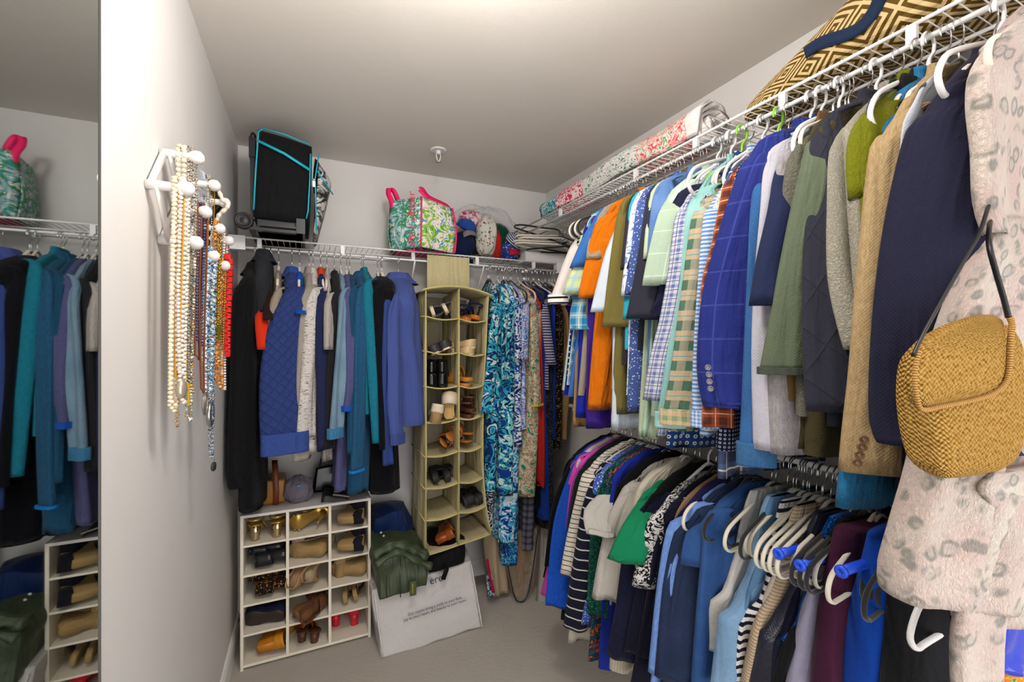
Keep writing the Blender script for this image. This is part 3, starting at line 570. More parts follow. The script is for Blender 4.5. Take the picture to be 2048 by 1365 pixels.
lo('blue and pink confetti print blouse', 'blouse', fab('ditsy', '3a5fb4', 'e2b8d2', 'e8e8ee', s=.5), (1198, 914), (1152, 1250), [(1188, 960), (1172, 1080), (1162, 1160), (1152, 1240)], sw=.06, th=.03, hk='ivory', name='blouse')
lo('emerald green sequin top', 'top', fab('sequin', '06453a', '0c6e58', '1f9a7c'), (1206, 918), (1178, 1236), [(1196, 940), (1186, 1010), (1178, 1100), (1173, 1225)], sw=.085, th=.04, hk='black', name='sequin_top')
lo('white and grey speckled knit behind the white tee', 'sweater', fab('ditsy', '2a3350', 'c6ccd8', s=.35), (1212, 918), (1184, 1262), None, th=.02, hk='ivory', name='sweater', db=.2)
lo('teal and rust embroidered long dress', 'dress', fab('floral', '134a58', '17303f', 'b5502c', s=.8), (1216, 914), (1172, 1318), None, th=.03, hk='grey', name='dress', db=.235)
lo('cobalt blue skirt below the sequin top', 'dress', fab('solid', '1c2f9a', '18298a'), (1222, 914), (1196, 1336), None, th=.03, hk='grey', name='dress', db=.225)
lo('white short-sleeved tee with crew neck, in front of the sequin top', 't-shirt', fab('solid', 'c6c1ba', 'bcb7b0', bs=.8), (1208, 962), (1200, 1180), [(1190, 985), (1168, 1020), (1172, 1066)], sw=.10, th=.04, hk='ivory', name='t_shirt', de=.30, amp=.007)
lo('black lace trimmed top behind the long white tee', 'top', fab('solid', '121216', '0d0d10'), (1242, 926), (1200, 1160), None, th=.02, hk='black', name='top')
lo('ivory long-sleeved tee hanging longest of the white ones', 't-shirt', fab('solid', 'c2bbb2', 'b9b2a9', bs=.8), (1238, 972), (1212, 1205), [(1215, 1040), (1196, 1120), (1184, 1192)], sw=.13, th=.04, hk='ivory', name='t_shirt', de=.275, amp=.008)
lo('cream ribbed long dress under the white tees', 'dress', fab('vstripe', 'cdc3b0', 'beb49f', s=.25), (1268, 936), (1212, 1332), None, th=.05, hk='ivory', name='dress', db=.235)
lo('emerald green short-sleeved tee', 't-shirt', fab('solid', '17865a', '12784f'), (1276, 985), (1236, 1150), [(1245, 1050), (1214, 1117)], sw=.11, th=.035, hk='ivory', name='t_shirt', de=.31)
lo('black short tunic behind the green tee', 'tunic', fab('solid', '0d0d10', '0a0a0c'), (1302, 950), (1226, 1218), None, th=.03, hk='black', name='tunic', db=.24)
lo('dark navy textured long cardigan', 'cardigan', fab('heather', '12142a', '1a1d38'), (1290, 990), (1240, 1310), [(1262, 1040), (1245, 1110), (1228, 1230), (1212, 1308)], sw=.115, th=.045, hk='black', name='cardigan', de=.275, amp=.007)
lo('black and white abstract print blouse', 'blouse', fab('floral', '17171d', 'd6d3cf', '17171d', s=.7), (1318, 1000), (1290, 1170), [(1296, 1040), (1275, 1110), (1264, 1168)], sw=.07, th=.03, hk='white', name='blouse', de=.25)
lo('plain navy long jersey dress', 'dress', fab('solid', '15162a', '101124'), (1330, 1006), (1250, 1372), [(1296, 1060), (1278, 1140), (1262, 1230), (1246, 1300)], sw=.12, th=.04, hk='black', name='dress', de=.25, db=.24)
lo('violet navy blouse with small white embroidery', 'blouse', fab('solid', '1f1d4a', '1a183e'), (1364, 955), (1300, 1250), None, th=.03, hk='ivory', name='blouse', db=.21)
lo('tan ribbed knit beside the light blue shirt', 'sweater', fab('heather', '9a7a5c', '82664c'), (1352, 1004), (1325, 1230), None, th=.03, hk='ivory', name='sweater')
lo('light blue poplin long dress', 'dress', fab('heather', '5f86d0', '7fa2e0'), (1366, 1012), (1292, 1372), [(1340, 1045), (1326, 1090), (1310, 1200), (1296, 1340)], sw=.08, th=.03, hk='black', name='dress', de=.25, db=.25)
lo('dark indigo denim long dress', 'dress', fab('denim', '1c2740', '2c3a5a'), (1378, 1020), (1308, 1372), [(1348, 1065), (1328, 1150), (1318, 1240), (1308, 1350)], sw=.14, th=.04, hk='black', name='dress', de=.25, db=.24)
lo('mid blue denim shirt dress', 'dress', fab('denim', '27487c', '3a62a0'), (1402, 1024), (1370, 1372), [(1372, 1065), (1360, 1125)], sw=.09, th=.05, hk='black', name='dress', de=.22, db=.20)
lo('white cotton tank top on a black hanger', 'tank top', fab('solid', 'd2cdc8', 'c8c3be'), (1440, 1000), (1402, 1290), None, strap=True, th=.04, hk='black', name='sleeveless_tank', db=.17)
lo('light wash denim overalls with stitched seams', 'overalls', fab('denim', '6d93b8', '8fb0d0'), (1462, 1000), (1400, 1372), None, strap=True, th=.07, hk='ivory', name='overalls', db=.205)
lo('faded denim vest on an ivory hanger', 'vest', fab('denim', '4a749c', '6a92b8'), (1478, 1005), (1428, 1372), None, strap=True, th=.04, hk='ivory', name='denim_vest', db=.185)
lo('navy and white striped tank dress', 'dress', fab('hstripe', '14172a', 'dad6d2', s=.8, w=.55), (1500, 1010), (1452, 1372), None, strap=True, th=.035, hk='black', name='tank_dress', db=.18)
lo('beige ribbed tank top with pale edging', 'tank top', fab('hstripe', 'c9b49a', 'a88f76', s=.3), (1522, 1020), (1466, 1372), None, strap=True, th=.05, hk='grey', name='sleeveless_tank', db=.17)
lo('cream strappy top on a grey hanger', 'tank top', fab('solid', 'cbbfae', 'bfb3a2'), (1530, 1010), (1480, 1340), None, strap=True, th=.03, hk='grey', name='sleeveless_tank', db=.13)
lo('dark navy satin slip dress', 'dress', fab('solid', '14162c', '10122a', rough=.4, spec=.5), (1556, 1020), (1480, 1372), None, strap=True, th=.06, hk='ivory', name='slip_dress', db=.17, amp=.009)
lo('midnight navy pleated dress behind the velvet hangers', 'dress', fab('vstripe', '171a30', '101224', s=.5), (1570, 1020), (1508, 1372), None, strap=True, th=.05, hk='ivory', name='pleated_dress', db=.15)
lo('electric blue glitter dress', 'dress', fab('sequin', '0a4fb4', '1470e0', '2a8cf0'), (1590, 1030), (1530, 1372), None, strap=True, th=.04, hk='ivory', name='glitter_dress', db=.15)
lo('black chiffon wrap top on a black hanger', 'top', fab('solid', '121214', '0e0e10'), (1604, 1030), (1520, 1372), None, strap=True, th=.05, hk='ivory', name='wrap_top', db=.155, amp=.01)
lo('lavender grey silk trousers', 'trousers', fab('solid', '9d98ae', '8c88a0', rough=.5), (1612, 1130), (1560, 1372), None, stub=True, th=.05, hk='black', name='trousers', ds=.13, db=.16, cz=.01)
lo('burgundy jersey trousers over a blue tube hanger', 'trousers', fab('solid', '4a1c38', '3d152d'), (1640, 1105), (1600, 1372), None, stub=True, th=.07, hk='black', name='trousers', ds=.15, db=.16, cz=.06, amp=.012)
lo('navy knit trousers beside the cobalt pair', 'trousers', fab('solid', '1f2040', '191a35'), (1672, 1140), (1640, 1372), None, stub=True, th=.05, hk='grey', name='trousers', ds=.12, db=.13, cz=.05)
lo('cobalt blue jersey trousers over a blue tube hanger', 'trousers', fab('solid', '0f47ae', '0b3d9a'), (1694, 1126), (1675, 1372), None, stub=True, th=.10, hk='black', name='trousers', ds=.14, db=.14, cz=.07, amp=.014)
lo('teal green slip with a narrow visible edge', 'slip', fab('solid', '0e5a58', '0b4b4a'), (1706, 1170), (1712, 1372), None, stub=True, th=.03, hk='black', name='slip', ds=.14, db=.13, cz=.02)
lo('charcoal cotton trousers at the near end of the lower rod', 'trousers', fab('solid', '1d1d20', '17171a'), (1738, 1124), (1722, 1372), None, stub=True, th=.12, hk='grey', name='trousers', ds=.14, db=.15, cz=.07, amp=.016)
lo('black wool trousers against the wall side of the charcoal pair', 'trousers', fab('solid', '0c0c0e', '09090b'), (1772, 1110), (1780, 1372), None, stub=True, th=.06, hk='black', name='trousers', ds=.06, db=.10, cz=.08)
# blue tube hangers
for i, (px, py, lb) in enumerate(((1562, 1107, 'blue tube trouser hanger poking out above the burgundy pair'), (1605, 1130, 'blue tube trouser hanger carrying the cobalt pair'), (1688, 1142, 'blue tube trouser hanger carrying the charcoal pair'))):
    p = onx(px, py, RX - .205); t = thing('trouser_hanger', lb, 'hanger', (RX, p.y, LZ), 'blue tube trouser hangers')
    m = MB(); m.tube([(p.x - .004, p.y, p.z), (p.x + .04, p.y - .001, p.z), (p.x + .34, p.y - .006, p.z)], .0095, 14)
    m.lathe((p.x - .004, p.y, p.z), (-1, 0, 0), [(.0095, 0), (.0125, .002), (.0125, .007), (.0055, .010), (.004, .002), (0, .002)], 16); part(m, 'tube_bar', pl_b, t)
    m = MB(); m.tube([(RX + .19, p.y, p.z), (RX + .19, p.y, p.z + .05), (RX, p.y, LZ - .045), (RX - .018, p.y, LZ - .02), (RX - .012, p.y, LZ), (RX, p.y, LZ + .011), (RX + .014, p.y, LZ), (RX + .016, p.y, LZ - .012)], .0019, 8); part(m, 'wire_hook', chrome, t)
# bare hangers showing along the rods
def bare(row, kind, px, d, lab, tilt=0.0):
    p = row.at(px, d); s = S_(row, p); x, y = row.P(0, s); return put_hanger(kind, (x, y, row.rodz + .004), row.rz + tilt, lab, row.group)
bare(LO, 'ivory', (1636, 1200), .21, 'ivory velvet hanger standing out over the burgundy trousers', .1)
bare(LO, 'black', (1700, 1250), .21, 'black velvet hanger standing out over the cobalt trousers', .12)
for i, px in enumerate((1360, 1400, 1440, 1470, 1500)): bare(LO, ('ivory', 'black')[i % 2], (px, 1080), .2, 'bare %s hanger below the tartan shirt tail, %s of five' % (('ivory', 'black')[i % 2], ('far left', 'left', 'middle', 'right', 'far right')[i]), .12)
for i, px in enumerate((1506, 1520, 1533, 1548)): bare(LO, 'ivory', (px, 1140), .21, 'empty ivory velvet hanger in the close row of four, %s of them' % (('farthest', 'second farthest', 'second nearest', 'nearest')[i]), .05)
for i, px in enumerate((1598, 1614, 1628)): bare(LO, 'black', (px, 1140), .19, 'empty black velvet hanger left of the teal fleece hem, %s of three' % (('leftmost', 'middle', 'rightmost')[i]), 0)
bare(UP, 'white', (1890, 330), .2, 'white hanger between the navy blazer and the robe')
bare(UP, 'white', (1362, 420), .2, 'white plastic hanger over the grid check shirt', .2)
for i, px in enumerate((1150, 1156, 1161, 1167)): bare(UP, 'black' if i % 2 else 'ivory', (px, 440), .19, 'velvet hanger crowded at the far end of the upper rail, %s of four' % (('farthest', 'second', 'third', 'nearest')[i]))
lo('magenta pink shawl edge between the cobalt cardigan and green tunic', 'shawl', fab('solid', 'd54fb4', 'cf45ac'), (1158, 898), (1122, 1080), None, th=.02, hk='black', name='shawl', ds=.2, db=.24)
# ================================================================== BACK LEFT COATS (left to right)
def bk(label, cat, mat, sh, hem, sl=None, **k): k.setdefault('sa', .8); return G(BK, k.pop('name', 'jacket'), label, cat, mat, sh, hem, sl, **k)
bk('long black fur coat against the left wall', 'coat', fab('fur', '07070a', '141418', rough=.7), (478, 556), (474, 1028), [(466, 600), (460, 760), (456, 850), (454, 955), (460, 980)], sw=.17, w0=.11, th=.08, name='fur_coat', hk='ivory', collar='hood', cmat=fab('fur', '120d0b', '2a1e18'), db=.19, de=.2, sth=.05, amp=.003, bd=.2)
bk('charcoal grey teddy fleece with tall collar', 'fleece', fab('teddy', '34353d', '2a2b32'), (500, 540), (508, 880), None, th=.075, name='teddy_fleece', hk='ivory', collar='hood', cz=.11, ds=.185, db=.13)
bk('orange red and navy ski jacket', 'jacket', fab('solid', '15161f', '101119'), (513, 610), (514, 850), [(511, 620), (511, 645), (516, 700)], sw=.11, th=.04, name='ski_jacket', hk='ivory', sleeve_mat=fab('solid', 'e0391a', 'd43214'), db=.17, ds=.17)
bk('dark brown jacket beside the orange ski jacket', 'jacket', fab('solid', '2e1a12', '26150e'), (530, 590), (524, 830), [(526, 640)], sw=.05, th=.025, hk='ivory', ds=.17, db=.16)
bk('cream knitted cardigan behind the quilted pullover', 'cardigan', fab('teddy', 'c9bca6', 'b8ab95'), (545, 580), (528, 800), [(540, 620), (533, 700), (530, 780)], sw=.05, th=.03, name='cardigan', hk='ivory', ds=.17, db=.17)
bk('indigo blue quilted pullover', 'pullover', fab('quilt', '2a3a70', '324380'), (563, 580), (540, 900), [(556, 610), (536, 655), (523, 720), (518, 790), (520, 870), (523, 912)], sw=.175, w0=.12, th=.07, name='quilted_pullover', hk='ivory', collar='stand', cmat=fab('solid', '34509c', '2c468c'), cuff=fab('heather', '324888', '3c5498'), cuffh=.082, de=.27, sa=.97, sth=.05, amp=.003, cz=.07)
bk('bright royal blue top between the pullover and cream fleece', 'top', fab('solid', '0d55b4', '0a4aa2'), (588, 585), (590, 800), [(588, 600), (591, 628)], sw=.05, th=.04, name='top', hk='ivory', db=.15, ds=.16)
bk('cream fleece jacket with hood', 'jacket', fab('teddy', 'c9c0b4', 'b9b0a4'), (606, 575), (592, 925), [(600, 620), (594, 720), (588, 850), (586, 925)], sw=.07, th=.05, name='fleece_jacket', hk='ivory', collar='hood', db=.2)
bk('white sweater with fine black dashes', 'sweater', fab('slub', 'd9d2cc', '2a2a30'), (616, 580), (608, 910), [(612, 620), (606, 700), (598, 800), (592, 880)], sw=.09, w0=.07, th=.045, name='sweater', hk='ivory', collar='stand', cmat=fab('slub', 'd2cbc5', '5a5a60'), db=.20, de=.255)
bk('navy raincoat with orange yoke', 'jacket', fab('heather', '1c2344', '242c52'), (634, 588), (632, 905), [(632, 640), (634, 750), (636, 900)], sw=.05, th=.04, name='raincoat', hk='ivory', collar='hood', cmat=fab('solid', 'd8471c', 'c93f16'), db=.18)
bk('pale grey hooded sweatshirt', 'sweatshirt', fab('heather', 'b9b2aa', 'a49d95'), (650, 590), (646, 925), [(648, 630), (646, 700)], sw=.05, th=.03, name='sweatshirt', hk='ivory', collar='hood', db=.14)
bk('dark grey corduroy jacket', 'jacket', fab('vstripe', '26262a', '1c1c20', s=.14), (664, 585), (646, 900), [(658, 640), (652, 720), (648, 820), (645, 900)], sw=.065, th=.04, name='corduroy_jacket', hk='black', collar='shirt')
bk('light wash denim jacket with a turned cuff', 'jacket', fab('denim', '5f7f98', '86a0b2'), (679, 580), (670, 850), [(678, 620), (672, 720), (664, 810), (657, 878)], sw=.07, w0=.045, th=.035, name='denim_jacket', hk='ivory', cuff=fab('denim', '2f6a94', '4a86ae'), cuffh=.04, de=.27)
bk('lavender grey hoodie with blue cuff lining', 'hoodie', fab('heather', '5a5a86', '4c4c76'), (688, 580), (668, 985), [(690, 640), (692, 760), (686, 822)], sw=.04, th=.05, name='hoodie', hk='ivory', cuff=fab('solid', '1f55b8', '1a4ca8'), cuffh=.02, db=.165)
bk('dark teal denim jacket', 'jacket', fab('denim', '17425f', '1f5070'), (698, 575), (694, 880), [(697, 640), (696, 780), (693, 908)], sw=.05, th=.04, name='denim_jacket', hk='grey', de=.24)
bk('slate blue knit coat with bright blue cuff binding', 'coat', fab('heather', '1c4a6c', '2a5f84'), (712, 575), (692, 990), [(710, 640), (708, 780), (706, 860), (701, 946)], sw=(.07), w0=.055, th=.09, name='knit_coat', hk='ivory', collar='stand', cuff=fab('solid', '1583d8', '1179cc'), cuffh=.006, db=.15, de=.265, bd=.15)
bk('teal heathered fleece jacket', 'jacket', fab('heather', '146a82', '1c7e96'), (728, 562), (726, 830), [(730, 620), (736, 720), (742, 800), (748, 888)], sw=.07, w0=.05, th=.04, name='fleece_jacket', hk='ivory', collar='stand', de=.23)
bk('long black wool cardigan', 'cardigan', fab('solid', '0d0d14', '0a0a10'), (748, 575), (746, 990), [(750, 620), (757, 760), (758, 900)], sw=.05, th=.12, name='wool_cardigan', hk='ivory', db=.13, bd=.13)
bk('black zip jacket next to the periwinkle fleece', 'jacket', fab('solid', '14131c', '100f17'), (758, 580), (756, 900), None, th=.04, name='zip_jacket', hk='ivory', db=.15)
bk('periwinkle blue sweatshirt behind its matching fleece', 'sweatshirt', fab('solid', '344a8c', '2e427e'), (768, 590), (766, 860), [(764, 650), (762, 780), (768, 933)], sw=.05, th=.04, name='sweatshirt', hk='ivory', db=.16)
pf, inf, rw = bk('periwinkle blue half zip fleece nearest the shoe organizer', 'fleece', fab('solid', '4c5c9e', '445392'), (782, 590), (800, 855), [(776, 640), (777, 740), (779, 820), (784, 890)], sw=.075, w0=.07, th=.14, name='half_zip_fleece', hk='black', collar='hood', db=.20, bd=.17, cuff=fab('solid', '445392', '3e4c88'), cuffh=.045, de=.25, amp=.01)
# ================================================================== BACK RIGHT DRESSES
def dr(label, cat, mat, sh, hem, sl=None, **k): k.setdefault('sa', .9); k.setdefault('bs', .95); k.setdefault('name', 'dress'); return G(BK, k.pop('name'), label, cat, mat, sh, hem, sl, **k)
tq = ('0e2f6e', '1d7fa8', '49b8c8', '0f2a62', 'c8e2e4')
dr('navy and white bold floral long dress under the teal paisley one', 'dress', fab('floral', '10142c', 'c9ced8', '141833', s=1.0), (984, 610), (972, 1062), None, th=.05, hk='black', ds=.12, db=.10, amp=.006)
dr('teal and navy paisley long-sleeved dress', 'dress', fab('floral', *tq, s=2.2), (988, 612), (972, 984), [(980, 660), (971, 760), (964, 828)], sw=.07, th=.07, hk='black', name='paisley_dress', ds=.15, de=.19, db=.15, amp=.008)
dr('turquoise and navy swirling floral dress', 'dress', fab('floral', '123a86', '2fa0c0', '0f2558', '6fcad0', 'cfe4e6', s=2.0), (1008, 612), (1003, 993), [(1004, 660), (1002, 760)], sw=.07, th=.085, hk='ivory', name='floral_dress', db=.2, amp=.01)
dr('light blue wave print dress reaching lower than its neighbours', 'dress', fab('floral', '2a6fc8', 'd2e6f2', '3fb0d0', '123a86', s=1.7), (1020, 612), (1006, 1086), None, th=.09, hk='black', db=.165, amp=.01)
dr('deep blue floral handkerchief hem dress', 'dress', fab('floral', '123078', '1a46a0', '2f8fa8', '8fc6d0', s=.9), (1026, 612), (1014, 1130), None, th=.06, hk='ivory', db=.13, amp=.014)
dr('navy and white leafy short dress', 'dress', fab('floral', '14275e', 'd8dfe8', '1f4a9a', s=1.4), (1032, 610), (1032, 896), [(1030, 660), (1031, 720)], sw=.05, th=.05, hk='black', db=.20)
dr('sky blue and pink watercolour print dress', 'dress', fab('floral', '6fb0e0', 'e2eef6', '2f6fc8', 'e0a8c8', s=.8), (1046, 610), (1044, 860), [(1044, 660), (1042, 720)], sw=.05, th=.04, hk='ivory', db=.185)
dr('green and beige paisley dress with yellow border bands', 'dress', fab('floral', '1f8a66', 'cfbfa2', 'a8866a', 'd8cdb8', s=1.3), (1062, 608), (1040, 996), [(1062, 660), (1064, 740), (1067, 812)], sw=.075, th=.11, hk='ivory', name='paisley_dress', db=.195, cuff=fab('solid', 'd8c42a', 'c9b622'), cuffh=.006, amp=.007)
dr('grey plaid long dress behind the green paisley hem', 'dress', fab('plaid', '3f3d4c', '6d6a78', '22212c', s=.6), (1066, 608), (1050, 1100), None, th=.07, hk='black', db=.13)
dr('black velvet dress behind the green paisley one', 'dress', fab('solid', '08080b', '0c0c10'), (1076, 606), (1072, 1012), None, th=.05, hk='black', db=.14)
dr('scarlet red sleeveless dress', 'dress', fab('solid', 'cc2a24', 'bf241f'), (1074, 600), (1084, 975), None, th=.03, hk='ivory', db=.20, name='sleeveless_dress')
dr('royal blue long gown', 'gown', fab('solid', '173c9c', '12348c'), (1082, 602), (1090, 1040), None, th=.04, hk='black', name='long_gown', db=.17)
dr('navy and white striped knit dress with ruffle', 'dress', fab('hstripe', '2a2d52', 'b9b2c4', s=.5), (1084, 604), (1092, 780), [(1086, 640), (1092, 700), (1098, 730)], sw=.05, th=.03, hk='ivory')
dr('black and grey speckled long dress', 'dress', fab('ditsy', '17181e', '6f7684', s=.4), (1092, 606), (1098, 1060), None, th=.04, hk='black', db=.18, name='speckled_dress')
dr('cobalt blue satin gown in the corner', 'gown', fab('solid', '1230a4', '0e2894', rough=.45), (1104, 610), (1106, 880), None, th=.035, hk='ivory', name='satin_gown', db=.17)
dr('black maxi dress with yellow flowers', 'dress', fab('ditsy', '0e0d0f', 'b8871f', s=.75), (1116, 620), (1114, 900), None, th=.05, hk='black', name='maxi_dress', db=.17)
dr('tan gold satin dress at the corner end', 'dress', fab('solid', '8d6a44', '9d7a52', rough=.4), (1132, 640), (1128, 880), None, th=.04, hk='ivory', name='satin_dress', db=.16)
dr('purple satin blouse deep in the corner', 'blouse', fab('solid', '2f1a7a', '3a2290', rough=.35), (1146, 640), (1140, 790), None, th=.04, hk='black', name='satin_blouse', db=.15)
for i, px in enumerate((1020, 1036, 1050, 1068, 1078, 1098, 1110)):
    bare(BK, 'ivory' if i % 2 else 'black', (px, 600), .0, 'empty velvet hanger among the back wall dresses, %s of seven from the organizer' % ('first second third fourth fifth sixth last'.split()[i]))
# ================================================================== SOFT BODIES
def softbox(name, corners, mat, parent=None, res=12, rnd=.3, bulge=0.0, nz=0.0, nf=9.0, seed=1, fold=None, mb=None, skip=()):
    """corners: 8 points (x-,y-,z-) (x+,y-,z-) (x+,y+,z-) (x-,y+,z-) then the same on top"""
    Cn = [Vector(c) for c in corners]; R = random.Random(seed); ph = [R.uniform(0, 6.3) for _ in range(6)]; own = mb is None; mb = mb or MB(); idx = {}
    cen = sum(Cn, Vector()) / 8
    def pos(p):
        x, y, z = p; q = Vector(p); l = q.length; m = max(abs(x), abs(y), abs(z)); s = q / l * m if l > 0 else q; q = q.lerp(s * 1.0, rnd)
        bx = [(1 - q.x) / 2, (1 + q.x) / 2]; by = [(1 - q.y) / 2, (1 + q.y) / 2]; bz = [(1 - q.z) / 2, (1 + q.z) / 2]
        v = Vector()
        for k, (i, j, h) in enumerate(((0, 0, 0), (1, 0, 0), (1, 1, 0), (0, 1, 0), (0, 0, 1), (1, 0, 1), (1, 1, 1), (0, 1, 1))): v += Cn[k] * (bx[i] * by[j] * bz[h])
        d = (v - cen); n = d.normalized(); v += d * bulge * (1 - abs(x) ** 3) * (1 - abs(z) ** 3)
        if nz: v += n * nz * (sin(nf * 1.7 * v.x + ph[0] + 2 * sin(nf * v.z + ph[1])) * .5 + sin(nf * 3.1 * v.z + ph[2] + 2 * sin(nf * 1.3 * v.x + ph[3])) * .35 + sin(nf * 5 * (v.x + v.y * .6) + 3 * sin(nf * 1.9 * v.z + ph[4])) * .25)
        if fold: v = fold(v, p)
        return v
    def vid(p):
        k = tuple(round(a, 4) for a in p)
        if k not in idx: idx[k] = len(mb.v); mb.v.append(tuple(pos(p)))
        return idx[k]
    n = res
    for f, (ax, sg) in enumerate(((0, -1), (0, 1), (1, -1), (1, 1), (2, -1), (2, 1))):
        if (ax, sg) in skip: continue
        for i in range(n):
            for j in range(n):
                qs = []
                for a, b in ((i, j), (i + 1, j), (i + 1, j + 1), (i, j + 1)):
                    u, v = -1 + 2 * a / n, -1 + 2 * b / n; p = [0, 0, 0]; p[ax] = sg; o = [k for k in range(3) if k != ax]; p[o[0]] = u; p[o[1]] = v; qs.append(vid(tuple(p)))
                if (sg == 1) == (ax == 1): qs = qs[::-1]
                P = [mb.v[k] for k in qs]; uvs = [((q[0] if ax != 0 else q[1]), (q[2] if ax != 2 else q[1])) for q in P]
                mb.face(qs, uvs)
    if own:
        return part(mb, name, mat, parent) if parent is not None else mb.build(name, mat)
def bx8(x0, y0, z0, x1, y1, z1): return [(x0, y0, z0), (x1, y0, z0), (x1, y1, z0), (x0, y1, z0), (x0, y0, z1), (x1, y0, z1), (x1, y1, z1), (x0, y1, z1)]
def script(name, body, size, M, mat, parent, shear=0.0, ext=.0004):
    c = bpy.data.curves.new(name, 'FONT'); c.body = body; c.size = size; c.shear = shear; c.extrude = ext; c.align_x = 'CENTER'; c.resolution_u = 3
    tmp = bpy.data.objects.new(name, c); C.objects.link(tmp); dg = bpy.context.evaluated_depsgraph_get(); me = bpy.data.meshes.new_from_object(tmp.evaluated_get(dg))
    bpy.data.objects.remove(tmp); me.transform(M); me.name = name; me.materials.clear(); o = link(name, me, mat, parent, False)
    if parent.type == 'EMPTY': o.matrix_parent_inverse = Matrix.Translation(-parent.location)
    return o
def frame3(o, x, y):
    x = Vector(x).normalized(); y = Vector(y); y = (y - x * x.dot(y)).normalized(); z = x.cross(y); return Matrix(((x.x, y.x, z.x, o[0]), (x.y, y.y, z.y, o[1]), (x.z, y.z, z.z, o[2]), (0, 0, 0, 1)))
SHZ = BTOP + .006
# ------------------------------------------------------------------ rolling black luggage
blk = fab('solid', '17171a', '121215', rough=.8); teal = plain('teal_piping', '12a5b8', .5); bpl = plain('black_plastic', '141416', .35)
lg = thing('rolling_bag', 'black soft rolling bag with turquoise piping standing on the back shelf', 'luggage', (-.09, 2.38, SHZ))
x0, x1, yf, yb2, z0, z1 = -.212, .015, 2.17, 2.56, SHZ + .05, 2.375
cz_ = [(x0 + .03 - .03, yf, z0), (x1, yf, z0), (x1, yb2, z0), (x0, yb2, z0), (x0 + .018, yf, z1 - .005), (x1 + .012, yf, z1 - .045), (x1 + .012, yb2, z1 - .04), (x0 + .018, yb2, z1)]
softbox('bag_body', cz_, blk, lg, 10, .12, .01, .002, 8, 3)
def lp(u, v, dy=-.012):   # point on the front panel
    a = Vector(cz_[0]).lerp(Vector(cz_[1]), u); b = Vector(cz_[4]).lerp(Vector(cz_[5]), u); p = a.lerp(b, v); p.y += dy; return p
m = MB()
m.tube([lp(.04, .08), lp(.04, .5), lp(.05, .93), lp(.12, .985, -.004)], .0032, 8); m.tube([lp(.10, .99, -.003), lp(.5, 1.0, -.006), lp(.93, .985, .0)], .003, 8)
m.tube([lp(.96, .86), lp(.965, .5), lp(.955, .14), lp(.93, .05, -.008)], .003, 8); part(m, 'piping', teal, lg)
m = MB(); band_path(m, [lp(.05, .83, -.014), lp(.5, .77, -.016), lp(.95, .66, -.013)], (0, 0, 1), .011, .003); part(m, 'pocket_trim', teal, lg)
m = MB(); m.box(x0 - .01, yf + .0, SHZ, x1 - .03, yb2, SHZ + .012); m.box(x0 + .03, yf - .002, SHZ + .02, x1 - .03, yf + .01, SHZ + .03); m.box(x1 - .055, yf - .008, SHZ - .0, x1 - .02, yf + .03, SHZ + .065); m.box(x0 + .02, yf + .03, SHZ, x1 - .02, yb2, SHZ + .055); part(m, 'base_frame', bpl, lg)
wc = ony(480, 451, yf - .012); m = MB(); m.lathe((wc.x + .012, yf + .02, SHZ + .034), (0, -1, 0), [(0, 0), (.034, 0), (.036, .008), (.034, .028), (.027, .030), (.025, .026), (.012, .027), (0, .031)], 28); part(m, 'wheel', plain('wheel_rubber', '1e1d1e', .45), lg)
m = MB(); m.box(x0 - .006, yf + .02, SHZ + .05, x0 + .012, yf + .06, z1 - .13); m.box(x0 - .010, yf + .012, z1 - .135, x0 + .014, yf + .06, z1 - .05); m.ball((x0 + .004, yf + .035, z1 - .04), .012, sc=(1, 1.6, 1.6)); part(m, 'pull_handle', bpl, lg)
n_ = fab('floral', 'cfcac6', 'd8d4d0', '6f6d6c', '2b2a2c', s=1.2)
pk = [(x1 + .012, yf + .0, SHZ + .0), (x1 + .03, yf + .05, SHZ + .0), (x1 + .03, yb2 - .05, SHZ + .0), (x1 + .01, yb2 - .02, SHZ + .0), (x1 + .035, yf - .0, z1 - .09), (x1 + .10, yf + .08, z1 - .16), (x1 + .10, yb2 - .06, z1 - .16), (x1 + .03, yb2 - .02, z1 - .09)]
softbox('front_pocket', pk, n_, lg, 10, .3, .08, .002, 9, 5)
softbox('pocket_top', [(x1 + .018, yf + .01, z1 - .16), (x1 + .085, yf + .06, z1 - .21), (x1 + .085, yb2 - .06, z1 - .21), (x1 + .012, yb2 - .02, z1 - .16), (x1 + .018, yf + .02, z1 - .075), (x1 + .05, yf + .08, z1 - .10), (x1 + .05, yb2 - .08, z1 - .10), (x1 + .012, yb2 - .02, z1 - .075)], blk, lg, 8, .4, .05)
m = MB(); m.tube([(x1 + .026, yf - .006, SHZ + .02), (x1 + .020, yf - .012, (z0 + z1) / 2), (x1 + .036, yf - .004, z1 - .085)], .0028, 8); m.tube([(x1 + .030, yf + .0, z1 - .16), (x1 + .098, yf + .07, z1 - .235)], .003, 8); part(m, 'pocket_piping', teal, lg)
zp = ony(628, 360, yf - .012); m = MB(); m.ball(zp, .007); m.box(zp.x - .005, zp.y - .003, zp.z - .032, zp.x + .004, zp.y + .001, zp.z - .002); part(m, 'zip_pull', chrome, lg)
